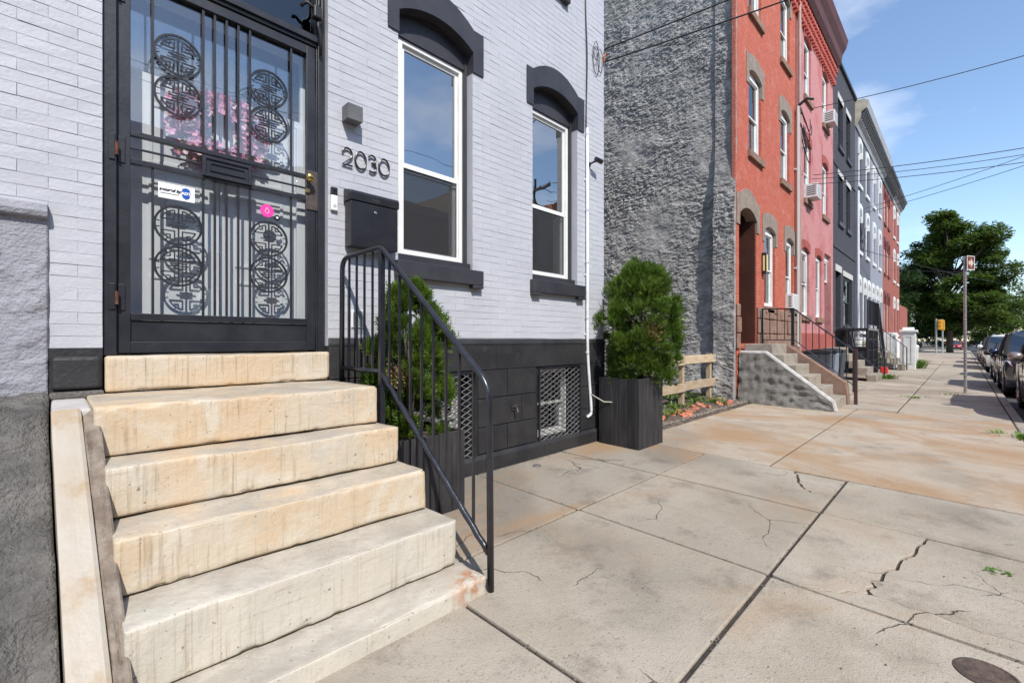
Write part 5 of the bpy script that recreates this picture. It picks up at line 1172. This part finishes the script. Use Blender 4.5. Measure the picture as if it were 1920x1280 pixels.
car(46.0, 'silver-blue sedan parked farther up near the street tree', paintm('silver_blue', (.24, .29, .38)))
car(100, 'red car parked beyond the far crossing', paintm('red_paint', (.42, .03, .03), .1), y=-2.4, zr=-.1)

# ------------------------------------------------------------------ trees
def tree(x, y, h, crown_r, lab, m, seed, trunk=.28, z0=.35, squash=1.0, nclump=70, nleaf=300, ls=.26, zg=-.1, group='street trees past the row'):
    t = thing('street_tree', lab, 'tree', group, (x, y, zg)); rr = random.Random(seed); tk = MB(); lf = MB()
    tk.tube([(0, 0, 0), (.1, .05, h * .25), (-.05, .1, h * .5), (.1, 0, h * .82)], [trunk, trunk * .8, trunk * .55, trunk * .12], 9)
    cl = []; lobes = []
    nl = 15
    for k in range(nl):
        u = (k + rr.random()) / nl; pr = math.sin(math.pi * min(.93, .22 + .72 * u)) ** .55; a = k * 2.4 + rr.uniform(-.6, .6); q = crown_r * pr * squash * rr.uniform(.25, .74); lobes.append((Vector((q * math.cos(a), q * math.sin(a), h * (z0 + .05 + (.90 - z0) * u))), crown_r * rr.uniform(.28, .42) * (1 - .30 * u)))
    for k in range(nclump):
        c, r0 = lobes[k % nl]; d = Vector((rr.gauss(0, .6), rr.gauss(0, .6), rr.gauss(0, .55))); d = d if d.length < 1.15 else d.normalized() * 1.15; cl.append(c + d * r0)
    for c in cl[::2]:
        s = Vector((0, 0, max(h * .18, c.z * .62))); tk.tube([s, (s + c) * .5 + Vector((0, 0, .2)), c], [trunk * .32, trunk * .18, .02], 5)
    tk.build('trunk', BARK, t, smooth=True)
    for c in cl:
        cr_ = crown_r * rr.uniform(.13, .26)
        for i in range(nleaf):
            d = Vector((rr.gauss(0, 1), rr.gauss(0, 1), rr.gauss(0, .62))); d = d.normalized() * cr_ * (rr.random() ** .45) * Vector((1, 1, .6)).length / 1.5; p = c + Vector((d.x * 1.15, d.y * 1.15, d.z * .75))
            u = Vector((rr.uniform(-1, 1), rr.uniform(-1, 1), rr.uniform(-.5, .5))).normalized(); w = u.cross(Vector((rr.uniform(-.6, .6), rr.uniform(-.6, .6), 1))).normalized(); s = ls * rr.uniform(.6, 1.2)
            lf.add([p - u * s * .5, p + w * s * .28, p + u * s * .5, p - w * s * .28], [(0, 1, 2, 3)])
    tag(lf.build('crown', m, t), kind='stuff'); return t
tree(70, -2.4, 15.0, 5.0, 'tall broad green street tree rising above the parked cars', TREEL, 3, .32, .12, 1.0, 210, 430, .34)
tree(58, 3.4, 9.8, 4.6, 'dark leafy tree standing past the brown corner house', TREED, 8, .26, .12, 1., 80, 280, .30)
tree(71, 1.2, 10.5, 4.8, 'dense dark tree behind the low brick wall', TREED, 12, .26, .10, 1., 80, 280, .32)
tree(92, -6.5, 8.6, 5.4, 'low spreading green tree beyond the traffic signal', TREEL, 17, .25, .14, 1., 70, 260, .36)
tree(118, -13.5, 10, 6.0, 'distant round tree at the far end of the street', TREEL, 21, .3, .14, 1., 60, 240, .45)
tree(150, -3, 12, 9, 'distant broad tree closing the view down the street', TREED, 31, .3, .08, 1., 60, 260, .6)
# ------------------------------------------------------------------ traffic signals, poles, wires
YEL = mat('signal_yellow', (.72, .36, .03), (.62, .30, .03), 5, .5)
for x, y, lab in ((61, -1.55, 'yellow traffic signal head on a slim post at the far crossing'), (63.5, -1.95, 'yellow traffic signal head on the post closest to the street tree')):
    o = thing('traffic_signal', lab, 'traffic signal', loc=(x, y, -.1)); MB().tube([(0, 0, 0), (0, 0, 3.6)], .07, 8).build('post', bpy.data.materials['galvanised_steel'], o)
    for dy in ((0,) if x > 62 else (-.28,)):
        hd = MB().box(-.32, -.12, dy - .17, dy + .17, 2.5, 3.5).build('signal_head', YEL, o, bevel=.04)
        for k in range(3): MB().lathe([(.13, -.14), (.13, 0), (.10, 0), (.001, .0)], (-.32, dy, 2.67 + k * .33), 12, 'x').build('visor', YEL, hd)
def upole(x, y, h, lab, arm=True):
    o = thing('utility_pole', lab, 'utility pole', loc=(x, y, -.1)); MB().tube([(0, 0, 0), (.02, 0, h)], [.16, .11], 10).build('pole', BARK, o)
    if arm: MB().box(-.06, .06, -1.1, 1.1, h - .8, h - .66).build('crossarm', BARK, o)
    for yy in (-1, -.5, .5, 1): MB().lathe([(.04, 0), (.06, .05), (.03, .12)], (0, yy, h - .659), 8).build('insulator', GALV, o)
upole(18.6, -12.9, 10.4, 'wooden utility pole on the far kerb opposite the pink house'); upole(98, -11.6, 10.2, 'distant utility pole with crossarm past the crossing'); upole(-8, -12.9, 10.2, 'wooden utility pole on the far kerb opposite the marble steps')
def wire(a, b, sag, lab, r=.011, n=26):
    a, b = Vector(a), Vector(b); P = [a + (b - a) * (k / n) - Vector((0, 0, sag * 4 * (k / n) * (1 - k / n))) for k in range(n + 1)]; o = MB().tube(P, r, 5).build('overhead_wire', CAB); return tag(o, lab, 'wire')
wire((16.45, -.12, 8.5), (18.6, -12.4, 9.75), .45, 'single overhead wire from the pink house top floor to the far pole', .011)
wire((15.0, -.4, 5.75), (18.6, -12.4, 6.6), .5, 'lowest overhead service wire from the pink house', .009)
wire((15.0, -.42, 6.0), (18.6, -12.45, 6.9), .42, 'upper strand of the paired service wires from the pink house', .010)
wire((15.0, -.38, 5.9), (18.55, -12.4, 7.1), .6, 'middle strand of the paired service wires from the pink house', .008)
wire((25.3, -.3, 7.0), (19.0, -12.4, 8.6), .4, 'overhead wire from the slate-grey house to the far pole', .010)
wire((25.3, -.3, 7.2), (19.0, -12.4, 9.1), .4, 'higher overhead wire from the slate-grey house to the far pole', .010)
wire((35.2, -.3, 5.6), (60, -13, 7.5), .4, 'overhead wire from the brown brick house across the street', .009)
wire((25.2, -.2, 5.4), (98, -12, 9.0), .6, 'long overhead wire running past the street tree', .014)
wire((5.14, -.03, 5.22), (13.2, -12.4, 10.2), .25, 'upper black service wire leaving the white house corner', .010); wire((5.14, -.03, 5.05), (13.4, -12.4, 9.5), .3, 'lower black service wire leaving the white house corner', .010)
wire((18.6, -12.4, 9.6), (98, -11.6, 9.4), .9, 'street-side utility line on the far poles', .009); wire((-8, -12.4, 9.4), (18.6, -12.4, 9.6), .5, 'utility line between the far poles opposite the white house', .009)
rr = random.Random(9)
for k in range(7):
    z = rr.uniform(7.2, 8.2); x = 14.9 + rr.uniform(0, .3); w = rr.uniform(.3, 1.4); hgt = rr.uniform(.3, 1.0)
    o = MB().tube([(x + w * (i / 14), -.08 - .1 * math.sin(i * .22) - .01 * k, z - hgt * math.sin(math.pi * i / 14) + rr.uniform(-.03, .03)) for i in range(15)], .012, 5).build('drooping_cable', CAB); tag(o, 'tangled drooping cable at the junction of the red and pink houses', 'cable', 'tangled cables on the pink house')
for k in range(4):
    x = 25.2 + rr.uniform(0, .3); w = rr.uniform(.8, 2.6); z = 6.6 + rr.uniform(-.3, .5); o = MB().tube([(x + w * (i / 14), -.12, z - rr.uniform(.7, 1.0) * math.sin(math.pi * i / 14)) for i in range(15)], .014, 5).build('drooping_cable', CAB); tag(o, 'looping black cable on the slate-grey house front', 'cable', 'looping cables on the slate-grey house')
o = MB().tube([(25.14, -.1, z) for z in (.2, 4, 8)], .06, 8).build('white_downspout', CPM); tag(o, 'white downspout between the charcoal and slate-grey houses', 'pipe')
